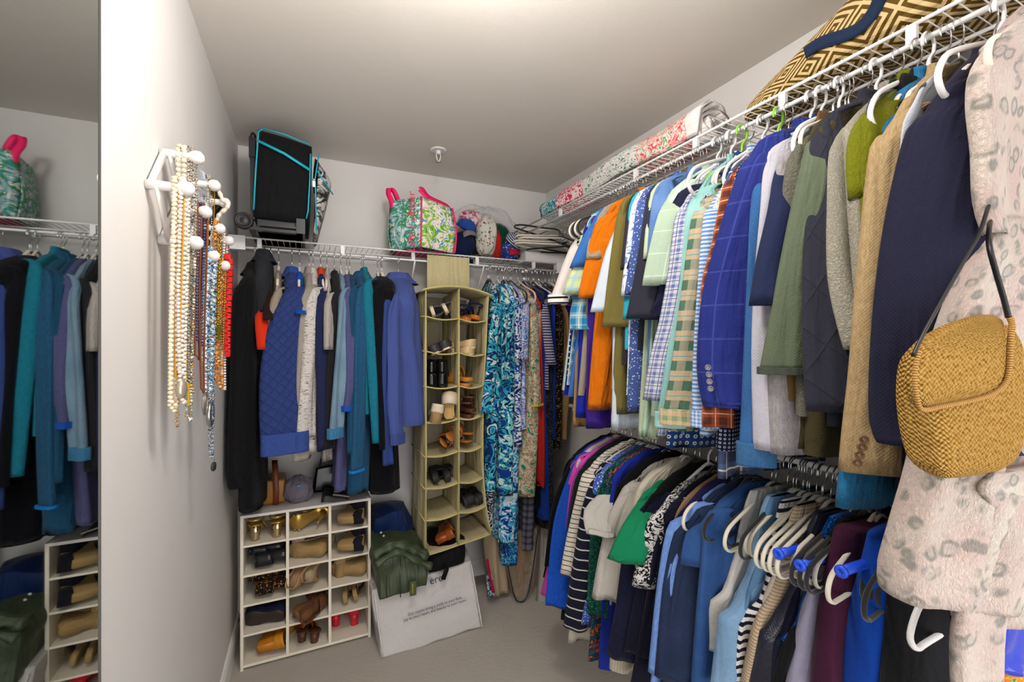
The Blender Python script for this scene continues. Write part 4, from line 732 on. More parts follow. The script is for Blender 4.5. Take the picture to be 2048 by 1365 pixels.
# ------------------------------------------------------------------ printed tote on the back shelf
pk_ = plain('hot_pink_webbing', 'e0125f', .6)
tp = fab('floral', '5aa33a', '8fc23a', 'e6cfd2', 'e9e2dc', '3f9aa8', s=1.5, rough=.5, sheen=0, dye=.95)
tp2 = fab('floral', 'd8dcd6', '9fc0c4', '4f9a96', '3f8f3a', 'e6e2dc', s=1.4, rough=.5, sheen=0, dye=.95)
A = ony(786, 500, 2.33); x0, x1 = ony(784, 500, 2.33).x, ony(912, 500, 2.27).x; zt = ony(850, 397, 2.24).z
tt = thing('tote_bag', 'pink, green and blue printed tote with hot pink handles on the back shelf', 'tote bag', ((x0 + x1) / 2, 2.4, SHZ))
xm = ony(842, 500, 2.215).x; yn = 2.215
cs_ = [(x0, 2.34, SHZ), (x1 - .03, 2.28, SHZ), (x1 - .02, 2.50, SHZ), (x0 + .01, 2.56, SHZ), (x0 + .0, 2.34, zt), (x1 - .02, 2.28, zt - .02), (x1 - .02, 2.50, zt - .02), (x0 + .01, 2.55, zt)]
# corner facing the camera: side panel, end panel and back
def wallp(P, mat, nm, thk=.006, nz=.004, seed=0):
    rows = []; N = 14
    for i in range(N + 1):
        v = i / N; r = []
        for k in range(len(P) - 1):
            for q in range(7 if k < len(P) - 2 else 8):
                u = q / 7; a, b = P[k], P[k + 1]; p = Vector((a[0] + (b[0] - a[0]) * u, a[1] + (b[1] - a[1]) * u, a[2] + (b[2] - a[2]) * u)); t2 = Vector((a[3] + (b[3] - a[3]) * u, a[4] + (b[4] - a[4]) * u, a[5] + (b[5] - a[5]) * u)); w_ = p.lerp(t2, v)
                bu = sin(pi * v) * .012; dx = (w_ - Vector(((x0 + x1) / 2, 2.40, w_.z))).normalized(); w_ += dx * (bu + nz * sin(21 * w_.x + 17 * w_.z + seed)); r.append(w_)
        rows.append(r)
    m = MB(); m.grid(rows, closed=False); o = part(m, nm, mat, tt); md = o.modifiers.new('thickness', 'SOLIDIFY'); md.thickness = thk * .4; return o
c_ = (xm, yn, SHZ, xm + .005, yn + .01, zt + .002); l_ = (x0, 2.36, SHZ, x0 + .0, 2.36, zt + .0); r_ = (x1, 2.30, SHZ, x1 - .01, 2.31, zt - .012); b_ = (x1 - .08, 2.52, SHZ, x1 - .1, 2.51, zt - .01); bl_ = (x0 + .03, 2.56, SHZ, x0 + .03, 2.55, zt)
wallp([l_, c_], tp2, 'end_panel'); wallp([c_, r_], tp, 'front_panel', seed=2); wallp([r_, b_, bl_, l_], tp2, 'back_panel', seed=3)
m = MB(); m.box(x0 + .03, 2.32, SHZ, x1 - .04, 2.50, SHZ + .004); part(m, 'bag_base', pk_, tt)
def edge(a, mm, rr=.0045, dx=(0, 0, 0)):
    P = []
    for i in range(13):
        v = i / 12; p = Vector(a[:3]).lerp(Vector(a[3:]), v); d = (p - Vector(((x0 + x1) / 2, 2.40, p.z))).normalized(); P.append(p + d * (sin(pi * v) * .014 + .002) + Vector(dx))
    mm.tube(P, rr, 8)
m = MB(); edge(c_, m); part(m, 'pink_trim', pk_, tt); m = MB(); edge(r_, m, .005); part(m, 'pink_trim', pk_, tt)
def strapb(P, wd=(1, 0, 0), w=.026): m = MB(); band_path(m, [tuple(v) for v in curve([list(p) for p in P], 22)], wd, w, .003); part(m, 'handle', pk_, tt)
hx = ony(783, 370, 2.33)
strapb([(x0 + .005, 2.345, zt - .04), (x0 + .0, 2.35, zt), (x0 - .012, 2.36, zt + .035), (x0 - .008, 2.37, zt + .068), (x0 + .018, 2.38, zt + .06), (x0 + .04, 2.38, zt + .01), (x0 + .045, 2.38, zt - .04)], (1, -.5, 0))
hh = ony(848, 378, 2.25)
strapb([(xm + .05, 2.25, zt - .03), (xm + .035, 2.25, zt + .012), (xm + .005, 2.255, zt + .045), (xm + .02, 2.26, zt + .05), (xm + .06, 2.28, zt + .02), (x1 - .03, 2.32, zt - .002), (x1 - .02, 2.33, zt - .04)], (.3, .2, 1), .022)
softbox('inner_pouch', bx8(x0 + .055, 2.33, zt - .10, xm + .03, 2.48, zt + .035), plain('dark_red_lining', '4a1016', .7), tt, 8, .6)
d_ = Vector((c_[0] - l_[0], c_[1] - l_[1], 0)).normalized(); nn = Vector((d_.y, -d_.x, 0)); o_ = Vector((c_[0], c_[1], 0)) - d_ * .032 + nn * .010
script('brand_lettering', 'Lilly Pulitzer', .062, frame3((o_.x, o_.y, (SHZ + zt) / 2), (0, 0, 1), -d_), plain('pink_print', 'd8405f', .6), tt, .25)
# ------------------------------------------------------------------ clear bag full of caps and scarves
cb = thing('clear_plastic_bag', 'clear plastic bag stuffed with caps and scarves beside the printed tote', 'bag', (.97, 2.42, SHZ))
def blob(cx, cy, cz, rx, ry, rz, s, extra=None):
    rows = []; R = random.Random(s); p = [R.uniform(0, 6) for _ in range(4)]
    for i in range(25):
        a = pi * i / 24; a = min(max(a, .03), pi - .03); r = []
        for k in range(40):
            b = 2 * pi * k / 40; q = Vector((math.copysign(abs(sin(a)) ** .8, 1) * cos(b), sin(a) * sin(b), cos(a))); f = 1 + .05 * sin(4 * b + p[0] + 2 * sin(3 * a + p[1])) + .03 * sin(9 * b + p[2] + 4 * a) + .03 * sin(7 * a + p[3])
            v = Vector((cx + rx * q.x * f, cy + ry * q.y * f, cz + rz * q.z * f)); v.z = max(v.z, cz - rz * .88)
            if extra: v = extra(v)
            r.append(v)
        rows.append(r)
    m = MB(); m.grid(rows); return m
n = NB('clear_film'); n.b.inputs['Transmission Weight'].default_value = 1.0; n.b.inputs['IOR'].default_value = 1.06; film = n.done('dfe3ea', .10, spec=1.0, bump=n.noise(n.obj(), 16, 4, 1.5), bs=.7, bd=.02)
n.b.inputs['Alpha'].default_value = .42
def taper(v):
    t_ = max(0, (v.x - 1.0) / .17); v.z = v.z - (v.z - (SHZ + .13)) * min(.55, t_ * .4) + t_ * .012; return v
fm = blob(.965, 2.445, SHZ + .158, .238, .148, .158, 3, taper); part(fm, 'plastic_film', film, cb)
def cap(name, label, cx, cy, cz, r, ang, col, bill, tilt=.0, brim=True):
    t = thing(name, label, 'cap', (cx, cy, cz)); M = Matrix.Translation((cx, cy, cz)) @ Matrix.Rotation(ang, 4, 'Z') @ Matrix.Rotation(tilt, 4, 'X')
    m = MB(); rows = []
    for i in range(10):
        a = pi / 2 * i / 9; a = min(a, 1.54); rows.append([M @ Vector((r * cos(a) * cos(b) * (.92), r * cos(a) * sin(b) * 1.08, r * .95 * sin(a))) for b in [2 * pi * k / 24 for k in range(24)]])
    m.grid(rows); part(m, 'crown', col, t)
    if brim:
        m = MB(); rows = []
        for d, z in ((r * .9, .004), (r * 1.25, -.004), (r * 1.55, -.012), (r * 1.56, -.016), (r * 1.25, -.008), (r * .9, 0)):
            rows.append([M @ Vector(((r * .8 + (d - r) * .12) * sin(b) * .98, -(r * .9 + (d - r * .9) * cos(b) ** .5 if cos(b) > 0 else 0), z - .03 * sin(b) ** 2)) for b in [-1.25 + 2.5 * k / 14 for k in range(15)]])
        m.grid(rows, closed=False); part(m, 'bill', bill, t)
    return t
cap('baseball_cap', 'dark navy baseball cap at the left inside the clear bag', .815, 2.44, SHZ + .075, .078, rad(-25), fab('solid', '14224a', '101c3e'), fab('solid', '14224a', '101c3e'), rad(72))
cap('baseball_cap', 'grey and royal blue cap above the navy one in the clear bag', .835, 2.44, SHZ + .185, .062, rad(15), fab('solid', '2a55a8', '22489a'), fab('solid', '8f8c8c', '83807f'), rad(28))
cap('baseball_cap', 'dark green cap in the middle of the clear bag', 1.045, 2.46, SHZ + .15, .082, rad(20), fab('solid', '0f4a34', '0c3f2c'), fab('solid', '0f4a34', '0c3f2c'), rad(60))
cap('sun_visor', 'navy and white striped visor with red edge in the clear bag', 1.11, 2.40, SHZ + .115, .058, rad(30), fab('hstripe', 'd8dade', '24305f', s=.4), fab('solid', 'c2203a', 'b21c34'), rad(50))
def lump(name, label, c, r, mat, seed, cat='scarf'):
    m = blob(c[0], c[1], c[2], *r, seed); o = m.build(name, mat); tag(o, label, cat); return o
lump('folded_scarf', 'cream floral scarf bundled in the middle of the clear bag', (.945, 2.40, SHZ + .135), (.062, .07, .125), fab('ditsy', 'ded8cc', '4f6a3a', 'b5402a', s=1.3), 5)
lump('folded_scarf', 'red and white scarf peeking out at the top of the clear bag', (.875, 2.45, SHZ + .225), (.085, .06, .06), fab('floral', 'c8405a', 'e0d8d8', s=1.2), 6)
lump('folded_scarf', 'red scarf strip between the floral scarf and green cap', (1.005, 2.39, SHZ + .085), (.025, .05, .085), fab('solid', 'b8281c', 'a82418'), 7)
lump('folded_scarf', 'blue print scarf at the right inside the clear bag', (1.10, 2.43, SHZ + .07), (.07, .07, .07), fab('ditsy', '24408f', 'cfd4e2', 'b02a3a', s=1.0), 8)
lump('folded_scarf', 'black scarf low in the left of the clear bag', (.87, 2.47, SHZ + .08), (.10, .07, .06), fab('solid', '10131c', '0c0e16'), 9)
# ------------------------------------------------------------------ velvet hanger pile at the shelf corner
bxm = plain('white_card', 'd2cfcd', .6)
hb_ = thing('storage_box', 'white card box under the pile of velvet hangers in the corner', 'box', (1.30, 2.42, SHZ))
m = MB(); m.box(1.17, 2.34, SHZ, 1.44, 2.52, SHZ + .06); part(m, 'box_body', bxm, hb_)
kinds = ['black', 'ivory', 'black', 'ivory', 'ivory', 'black', 'ivory', 'ivory', 'black', 'ivory']
for i, k in enumerate(kinds):
    put_hanger(k, (1.335 - .012 * (i % 3), 2.10 + .022 * ((i * 5) % 4), SHZ + .075 + i * .011), 0, '%s velvet hanger lying in the corner pile, %s from the bottom' % ('black' if k == 'black' else 'ivory', 'first second third fourth fifth sixth seventh eighth ninth tenth'.split()[i]), 'velvet hangers piled in the corner', tilt=(rad(86), rad(2 * (i % 3)), rad(8 * ((i * 3) % 5) - 14)))
# ------------------------------------------------------------------ rolled quilts on the high right shelf
def quilt_roll(name, label, xc, zc, y0, y1, turns, r0, thk, squash, mat, seed, r_far):
    t = thing(name, label, 'quilt', (xc, (y0 + y1) / 2, RTOP)); m = MB(); m.capuv = (.3, .01); rows = []; N = int(turns * 30); NY = 40; R = random.Random(seed)
    for j in range(NY + 1):
        v = j / NY; y = y0 + (y1 - y0) * v; sc = 1 + (r_far - 1) * max(0, (v - .15) / .85) ** .8; sc *= 1 + .03 * sin(v * 15 + seed) ; r = []
        seq = [(k, 1) for k in range(N + 1)] + [(k, -1) for k in range(N, -1, -1)]
        for k, sgn in seq:
            a = 2 * pi * k / 30; rad_ = (.012 + (r0 - .012) * (k / N)) * sc + sgn * thk * .5 * sc; wv = 1 + .05 * sin(3 * a + v * 9 + seed) ** 3 + .03 * sin(5 * a - 11 * v)
            x = rad_ * cos(a) * 1.08 * wv; z = rad_ * sin(a) * squash * wv; groove = .13 * r0 * math.exp(-((math.atan2(z, -x) + .15) / .28) ** 2) if k > N - 30 else 0
            r.append((xc + x + groove, y + .015 * (1 - v) * sin(k * .37) * (1 if v < .02 else 0), zc * 1.0 + z * 1.0 + 0 * v))
        lowest = min(p[2] for p in r); dz = RTOP + .006 - lowest; rows.append([(p[0], p[1], p[2] + dz) for p in r])
    L = len(rows[0]); us = [0]
    for k in range(L): us.append(us[-1] + (.02 if k < L else 0) * .9)
    m.grid(rows, us=us, vs=[.0 + (y1 - y0) * j / NY * 1.0 for j in range(NY + 1)]); part(m, 'rolled_layers', mat, t); return t
qm = fab('patch', 'ffffff', 'ffffff', s=.9, rough=.8, dye=.9)
quilt_roll('rolled_quilt', 'big rolled patchwork quilt with pink roses on the high right shelf', 1.262, 0, 1.08, 2.2, 4.6, .086, .012, .84, qm, 2, .85)
# ------------------------------------------------------------------ diamond pattern tote lying on the shelf near the camera
dt = thing('woven_tote', 'olive and cream nested diamond tote with navy handles on the high shelf', 'tote bag', (1.30, .5, RTOP))
dm_ = fab('diamond', '5c4408', 'd9bb88', s=1.55, rough=.6)
Z0 = RTOP + .006
rows = []; prof = [(.935, .012, .00), (.92, .05, .0), (.86, .085, .0), (.78, .12, .0), (.68, .165, .0), (.56, .215, .0), (.42, .245, 0), (.28, .255, 0), (.14, .25, 0), (.05, .22, 0), (.035, .06, 0)]
prof = curve(prof, 40)
for y, h, _ in prof:
    r = []
    for k in range(40):
        a = 2 * pi * k / 40; cx = 1.302; hw_ = .148 * min(1, .6 + h * 2.0); ca, sa_ = cos(a), sin(a); x = cx + hw_ * math.copysign(abs(ca) ** .55, ca); z = h / 2 * (1 + math.copysign(abs(sa_) ** .6, sa_)); x += (z * .12) * (1 if ca < 0 else -1) + .004 * sin(14 * y + 3 * z * 9); r.append((x, y, Z0 + z))
    rows.append(r)
m = MB(); us = [0]; mid = rows[20]
for j in range(40): us.append(us[-1] + (Vector(mid[(j + 1) % 40]) - Vector(mid[j])).length)
m.grid(rows, us=us, vs=[p[0] for p in prof]); part(m, 'bag_body', dm_, dt)
nv = fab('solid', '1c2c4c', '18263f', rough=.7)
def hrib(P, w=.03): m = MB(); band_path(m, [tuple(v) for v in curve([list(p) for p in P], 30)], (0, .3, 1), w, .004); part(m, 'handle', nv, dt)
h1 = [onx(px, py, 1.165) for px, py in ((1612, 108), (1640, 88), (1690, 72), (1722, 56), (1745, 30), (1760, 2), (1768, -30))]
hrib([(p.x - .004 - .004 * i * 0, p.y, p.z) for i, p in enumerate(h1)])
# ------------------------------------------------------------------ hanging shoe organizer
oc = fab('heather', 'b3a67c', 'c2b68e', rough=.8, dye=.95); oe = fab('solid', 'c9bb7e', 'bcae72', dye=.95); og = fab('heather', 'a39a84', 'b0a791', dye=.95)
ox0, ox1, oy0, oy1 = .535, .868, 2.17, 2.47; xmid = (ox0 + ox1) / 2 + .004
org = thing('hanging_shoe_organizer', 'tall beige fabric shoe organizer with two columns hanging from the back shelf', 'shoe organizer', ((ox0 + ox1) / 2, BY, .42))
ztL = ony(853, 580, oy0).z; ztR = ony(975, 592, oy0).z
lv = [ony(853, y, oy0).z for y in (633, 703, 774, 846, 914, 978, 1042, 1112)]; rv = [ony(975, y, oy0).z for y in (642, 709, 771, 830, 892, 955, 1012, 1070)]
def cloth(P00, P10, P01, P11, nm, mat, sag=0.0, sagd=(0, 0, -1), nu=10, nv_=10, wob=.002, seed=0, par=None):
    rows = []
    for i in range(nv_ + 1):
        v = i / nv_; r = []
        for j in range(nu + 1):
            u = j / nu; p = Vector(P00).lerp(Vector(P10), u).lerp(Vector(P01).lerp(Vector(P11), u), v); r.append(p + Vector(sagd) * (sag * sin(pi * u)) + Vector(sagd) * wob * sin(13 * u + 9 * v + seed))
        rows.append(r)
    m = MB(); m.grid(rows, closed=False); o = part(m, nm, mat, par or org); md = o.modifiers.new('thickness', 'SOLIDIFY'); md.thickness = .0035; md.offset = 0; return o
zb = oy1
levs = [(ztL, ztR)] + list(zip(lv, rv))
cloth((ox0, oy0, levs[-1][0]), (ox0, zb, levs[-1][0] + .0), (ox0, oy0, ztL), (ox0, zb, ztL), 'side_panel', oc, .006, (-1, 0, 0), 10, 24, .004, 1)
XRL = [.866, .858, .850, .840, .836, .834, .838, .852, .880]
def oxr(z):
    for i in range(8):
        if z >= levs[i + 1][1]: f = (z - levs[i + 1][1]) / (levs[i][1] - levs[i + 1][1]); return XRL[i + 1] + (XRL[i] - XRL[i + 1]) * f
    return XRL[-1]
rows = []
for i in range(33):
    z = levs[-1][1] + (ztR - levs[-1][1]) * i / 32; rows.append([(oxr(z) + .004 * sin(pi * j / 8) * sin(19 * z), oy0 + (zb - oy0) * j / 8, z) for j in range(9)])
m = MB(); m.grid(rows, closed=False); o = part(m, 'side_panel', oc, org); md = o.modifiers.new('thickness', 'SOLIDIFY'); md.thickness = .0035; md.offset = 0
cloth((ox0, zb, levs[-1][0]), (ox1 - .02, zb, levs[-1][1]), (ox0, zb, ztL), (ox1 - .02, zb, ztR), 'back_panel', og, 0, (0, 1, 0), 10, 24, .002, 3)
zm = [(a * .53 + b * .47) for a, b in levs]
cloth((xmid, oy0, zm[-1]), (xmid, zb, zm[-1]), (xmid, oy0, zm[0] + .02), (xmid, zb, zm[0]), 'divider', oc, .002, (1, 0, 0), 8, 24, .002, 4)
for i, (a, b) in enumerate(levs[1:], 1):
    c = zm[i]; last = i == len(levs) - 1
    cloth((ox0, oy0, a), (xmid, oy0, c), (ox0, zb, a + .0), (xmid, zb, c), 'cell_floor', oc, .012 if not last else .002, (0, 0, -1), 12, 8, .001, i)
    cloth((xmid, oy0, c), (oxr(b), oy0, b), (xmid, zb, c), (oxr(b), zb, b), 'cell_floor', oc, .014 if not last else .004, (0, 0, -1), 12, 8, .001, i + 20)
# arched top and hanging strap
rows = []
for i in range(9):
    y = oy0 + (zb - oy0) * i / 8; r = []
    for j in range(21):
        u = j / 20; x = ox0 - .02 + (ox1 - ox0 + .045) * u; z = (ztL * (1 - u) + ztR * u) + .035 * sin(pi * u) ** .8 - .004; r.append((x, y - .01 * (1 if i == 0 else 0), z))
    rows.append(r)
m = MB(); m.grid(rows, closed=False); o = part(m, 'arched_top', oc, org); md = o.modifiers.new('thickness', 'SOLIDIFY'); md.thickness = .005
m = MB(); m.tube(rows[0], .0045, 8); m.tube([(ox0, oy0 - .001, levs[-1][0]), (ox0, oy0 - .001, ztL)], .0038, 8); m.tube([(oxr(levs[-1][1] + (ztR - levs[-1][1]) * k / 20), oy0 - .001, levs[-1][1] + (ztR - levs[-1][1]) * k / 20) for k in range(21)], .0038, 8); m.tube([(xmid, oy0 - .001, zm[-1]), (xmid, oy0 - .001, zm[0] + .02)], .0038, 8)
for i, (a, b) in enumerate(levs[1:], 1):
    c = zm[i]; s1 = .012 if i < 8 else .002; m.tube([(ox0 + (xmid - ox0) * u, oy0 - .001, a + (c - a) * u - s1 * sin(pi * u)) for u in [k / 10 for k in range(11)]], .0036, 8); m.tube([(xmid + (oxr(b) - xmid) * u, oy0 - .001, c + (b - c) * u - s1 * 1.15 * sin(pi * u)) for u in [k / 10 for k in range(11)]], .0036, 8)
    if i < 8: m.tube([(ox0 - .006, oy0, a), (ox0 - .008, (oy0 + zb) / 2, a + .004), (ox0 - .006, zb, a)], .003, 6)
    else: m.tube([(ox0, oy0, a), (ox0 - .004, zb, a)], .004, 6)
part(m, 'edge_binding', oe, org)
sx0, sx1 = ony(853, 540, BY).x, ony(937, 540, BY).x
m = MB()
for y in (BY - .012,): m.box(sx0, y - .002, ztL + .02, sx1, y + .002, BTOP - .012)
part(m, 'hanging_strap', oc, org)
# ------------------------------------------------------------------ shoe cubby
cw, ch_, cd0, cd1 = .551, .684, 2.276, 2.565; cx0, cx1 = -.264, .287; ct = .012
cb_m = NB('cream_laminate'); cbm = cb_m.done(cb_m.mix(cb_m.noise(cb_m.obj(), 30, 2), 'ded6c6', 'd6cdbb'), .5)
cg = plain('grey_laminate_top', 'cbc5c0', .45)
cub = thing('shoe_cubby', 'cream fifteen compartment shoe cubby against the left end of the back wall', 'shoe cubby', ((cx0 + cx1) / 2, 2.42, 0))
for x in (cx0, cx1 - ct): m = MB(); m.box(x, cd0, 0, x + ct, cd1, ch_ - ct); part(m, 'side_panel', cbm, cub)
m = MB(); m.box(cx0, cd0 - .001, ch_ - ct, cx1, cd1, ch_); part(m, 'top_panel', cg, cub)
m = MB(); m.box(cx0 + ct, cd0, .012, cx1 - ct, cd1, .012 + ct); part(m, 'bottom_panel', cbm, cub)
m = MB(); m.box(cx0 + ct, cd1 - .004, .0, cx1 - ct, cd1, ch_ - ct); part(m, 'back_panel', cbm, cub)
ci = (cw - 4 * .012) / 3; cpx = [cx0 + ct + i * (ci + .012) for i in range(3)]; chh = (ch_ - .024 - .012 - 4 * .009) / 5; cpz = [.024 + i * (chh + .009) for i in range(5)][::-1]
for i in (1, 2): m = MB(); m.box(cpx[i] - .012, cd0 + .001, .024, cpx[i], cd1 - .004, ch_ - ct); part(m, 'divider', cbm, cub)
for i in range(4):
    for j in range(3): m = MB(); m.box(cpx[j], cd0 + .002, cpz[i] - .009, cpx[j] + ci, cd1 - .004, cpz[i]); part(m, 'shelf_board', cbm, cub)
# ================================================================== SHOES
def shoe_parts(t, kind, cu, cs, ch=None, L=.23, heel=.0, W=1.0, sole=.010):
    """local: heel at y=0, toe at y=L"""
    ch = ch or cs
    def hw(u):
        P = [.018, .030, .031, .027, .026, .031, .039, .041, .034, .018, .006]; v = u * 10; i = min(9, int(v)); f = v - i; return (P[i] + (P[i + 1] - P[i]) * f) * W
    def top(u):
        e = max(0., min(1., (u - .22) / .48)); return sole + heel * (1 - e * e * (3 - 2 * e))
    US = [0, .015, .05, .1, .17, .25, .33, .42, .5, .58, .66, .74, .82, .9, .95, .985, 1.0]
    def sec(u, z0, z1, k=1.0):
        w = hw(u) * k; y = u * L; return [(-w, y, z0 + .002), (-w * .96, y, z0), (w * .96, y, z0), (w, y, z0 + .002), (w, y, z1 - .002), (w * .96, y, z1), (-w * .96, y, z1), (-w, y, z1 - .002)]
    m = MB()
    solid = kind in ('wedge', 'platform')
    m.grid([sec(u, 0 if (solid or heel == 0) else top(u) - .005, top(u)) for u in US]); 
    def add(m_, nm, mt): o = m_.build(nm, mt, t); return o
    add(m, 'sole', cs)
    if heel > .02 and not solid:
        m = MB(); r0, r1 = (.022, .017) if kind != 'stiletto' else (.019, .0045)
        m.grid([[(r * cos(a) * 1.0, .026 + r * sin(a) * .9 + dy, z) for a in [2 * pi * k / 16 for k in range(16)]] for r, z, dy in ((r0, heel + sole - .004, 0), ((r0 + r1 * 1.2) / 2.2, heel * .62, -.004), (r1, heel * .15, -.006), (r1 * 1.05, 0, -.006))]); add(m, 'heel', ch)
    def vamp(u0, u1, h0, h1, nm='upper', thk=.003, openh=None):
        rows = []
        N = 12
        for i in range(N + 1):
            u = u0 + (u1 - u0) * i / N; f = i / N; h = h0 + (h1 - h0) * f ** 1.3; w = hw(u) * 1.04; rows.append([(w * cos(a), u * L, top(u) + h * sin(a) ** .75 - .004) for a in [pi * k / 14 for k in range(15)]])
        m_ = MB(); m_.grid(rows, closed=False); o = add(m_, nm, cu); md = o.modifiers.new('thickness', 'SOLIDIFY'); md.thickness = thk; md.offset = 1
    def counter(h, u1=.62, drop=.4):
        rows = []; path = [(1, u) for u in [u1 - (u1 - .02) * k / 9 for k in range(10)]] + [(-1, u) for u in [.02 + (u1 - .02) * k / 9 for k in range(10)]]
        for q in range(5):
            v = q / 4; r = []
            for sg, u in path: f = (u / u1); hh_ = h * (1 - drop * sin(pi * min(1, f) * .5)); w = hw(u) * (1.04 - .10 * v); r.append((sg * w, u * L - (.004 * v if u < .05 else 0), top(u) - .004 + hh_ * v))
            rows.append(r)
        m_ = MB(); m_.grid(rows, closed=False); o = add(m_, 'heel_counter', cu); md = o.modifiers.new('thickness', 'SOLIDIFY'); md.thickness = .003
    def strap(u, h, wd=.022, nm='strap', sh=0.0):
        w = hw(u) * 1.08; m_ = MB(); band_path(m_, [(w * cos(a), (u + sh * sin(a)) * L, top(u) - .005 + h * sin(a)) for a in [pi * k / 14 for k in range(15)]], (0, 1, 0), wd, .0035); add(m_, nm, cu)
    def ankle(h=.06):
        h = max(.022, h - heel * .75)
        m_ = MB(); P = []
        for k in range(17): a = -.3 + (pi + .6) * k / 16; P.append((.036 * cos(a) * 1, .055 - .055 * sin(a), top(.1) + h))
        band_path(m_, P, (0, 0, 1), .010, .003); band_path(m_, [(-.034, .065, top(.2)), (-.036, .06, top(.1) + h)], (0, 1, 0), .010, .003); band_path(m_, [(.034, .065, top(.2)), (.036, .06, top(.1) + h)], (0, 1, 0), .010, .003); add(m_, 'ankle_strap', cu)
    up_ = {'flat': 'closed', 'wedge': 'closed', 'sandal': 'sandal', 'platform': 'sandal', 'slide': 'slide', 'pump': 'closed', 'stiletto': 'strappy', 'block': 'strappy', 'boot': 'boot', 'clog': 'clog', 'slipper': 'clog'}[kind]
    if up_ == 'closed': vamp(.60, 1.0, .040, .006); counter(.046)
    elif up_ == 'clog': vamp(.42, 1.0, .062, .018, thk=.005)
    elif up_ == 'sandal': strap(.72, .046, .028, sh=.03); strap(.56, .058, .018, sh=-.03); ankle()
    elif up_ == 'slide': strap(.66, .052, .062)
    elif up_ == 'strappy': strap(.78, .036, .012); strap(.66, .045, .010, sh=.06); ankle(.06)
    elif up_ == 'boot':
        vamp(.50, 1.0, .066, .014); counter(.07, .52, .0)
        m_ = MB(); m_.grid([[(.033 * s * cos(a), .068 + .052 * s * sin(a) + dy, z + top(.1)) for a in [2 * pi * k / 20 for k in range(20)]] for z, s, dy in ((.03, .96, .0), (.06, .95, -.004), (.10, 1.0, -.006), (.13, 1.04, -.006))], capA=False, capB=False); o = add(m_, 'shaft', cu); md = o.modifiers.new('thickness', 'SOLIDIFY'); md.thickness = .004
def shoe(name, label, loc, rot, kind, cu, cs, ch=None, L=.23, heel=.0, W=1.0, sole=.010, flip=False, cat='shoe', group=None, parts_of=None):
    t = thing(name, label, cat, loc, group); t.rotation_euler = rot
    shoe_parts(t, kind, cu, cs, ch, L, heel, W, sole)
    if flip: t.scale = (-1, 1, 1)
    return t
lea = lambda nm, c, r=.45: plain('leather_' + nm, c, r, spec=.4)
rope = fab('hstripe', 'b89a6a', '9a7c4e', s=.16, rough=.9); strw = fab('heather', 'b59a70', '9c8158'); gold = plain('gold_leather', 'b8964f', .3, .7); goldh = plain('mirror_gold_heel', 'c8b68e', .12, 1.0)
blks = lea('black', '131214', .4); tan = lea('tan', 'b06a2a'); orng = lea('orange_tan', 'b5671e'); brn = lea('brown', '4f2a1c'); cog = lea('cognac', '8a4218', .25)
def pair(name, lab1, lab2, c, w, yaw, kind, cu, cs, ch=None, heel=0.0, L=.2, dy=.0, lay=0, W=1.0, sole=.010, spread=.062, z=0.0, roll=0.0, group=None, yaw2=None):
    """two shoes in a compartment whose floor centre is c"""
    x, y, zz = c
    shoe(name, lab1, (x - spread / 2, y, zz + z), (0, roll, yaw), kind, cu, cs, ch, L, heel, W, sole, False, group=group)
    shoe(name, lab2, (x + spread / 2, y + dy, zz + z + lay), (0, roll, yaw if yaw2 is None else yaw2), kind, cu, cs, ch, L, heel, W, sole, True, group=group)
def K(c, r): return (cpx[c] + ci / 2, cd0 + .02, cpz[r] + .001)
x, y, z = K(0, 0); pair('heeled_sandal', 'gold sandal with mirror block heel, left one, top left cubby compartment', 'gold sandal with mirror block heel, right one, top left cubby compartment', (x, y + .01, z), 0, rad(4), 'block', gold, gold, goldh, .062, .19, spread=.082, yaw2=rad(-8), z=.0)
x, y, z = K(1, 0); shoe('stiletto_sandal', 'gold strappy stiletto lying across the top middle cubby compartment', (x + .055, y - .012, z + .045), (rad(0), rad(80), rad(68)), 'stiletto', gold, gold, gold, .17, .085, .95)
shoe('stiletto_sandal', 'gold strappy stiletto further back in the top middle compartment', (x - .03, y + .07, z + .0), (0, 0, rad(-20)), 'stiletto', gold, gold, gold, .17, .075)
for r, nm, lb in ((0, fab('solid', '1c1c24', '17171d'), 'top right'), (1, fab('solid', '20202c', '1a1a24'), 'right second row')):
    x, y, z = K(2, r); shoe('wedge_espadrille', 'black espadrille with rope wedge lying on its side, %s cubby compartment' % lb, (x - .055, y + .01, z + .036), (rad(0), rad(86), rad(-28)), 'wedge', nm, rope, None, .2, .07, .9)
    shoe('wedge_espadrille', 'black rope wedge espadrille behind its twin, %s cubby compartment' % lb, (x + .055, y + .03, z + .0), (0, 0, rad(10)), 'wedge', nm, rope, None, .2, .06, .8)
x, y, z = K(0, 1); bt = lea('black_boot', '1a1a1e', .3)
shoe('ankle_boot', 'black leather boot with orange piping lying down, second row left', (x - .068, y + .0, z + .036), (0, rad(86), rad(-4)), 'boot', bt, bt, None, .2, .02, .9)
shoe('ankle_boot', 'black leather boot behind its twin, second row left', (x - .070, y + .03, z + .078), (0, rad(92), rad(-2)), 'boot', bt, bt, None, .18, .0, .6)
x, y, z = K(1, 1); bes = fab('solid', 'b39c86', 'a8917a')
shoe('wedge_espadrille', 'beige espadrille with rope wedge on its side, second row middle', (x + .06, y - .005, z + .037), (0, rad(86), rad(62)), 'wedge', bes, rope, None, .19, .075, .95)
shoe('wedge_espadrille', 'beige rope wedge espadrille at the back, second row middle', (x - .045, y + .06, z), (0, 0, rad(5)), 'wedge', bes, rope, None, .18, .06, .85)
x, y, z = K(0, 2); lp_ = fab('leopard', '1a120c', 'b87a32', s=.7, rough=.7)
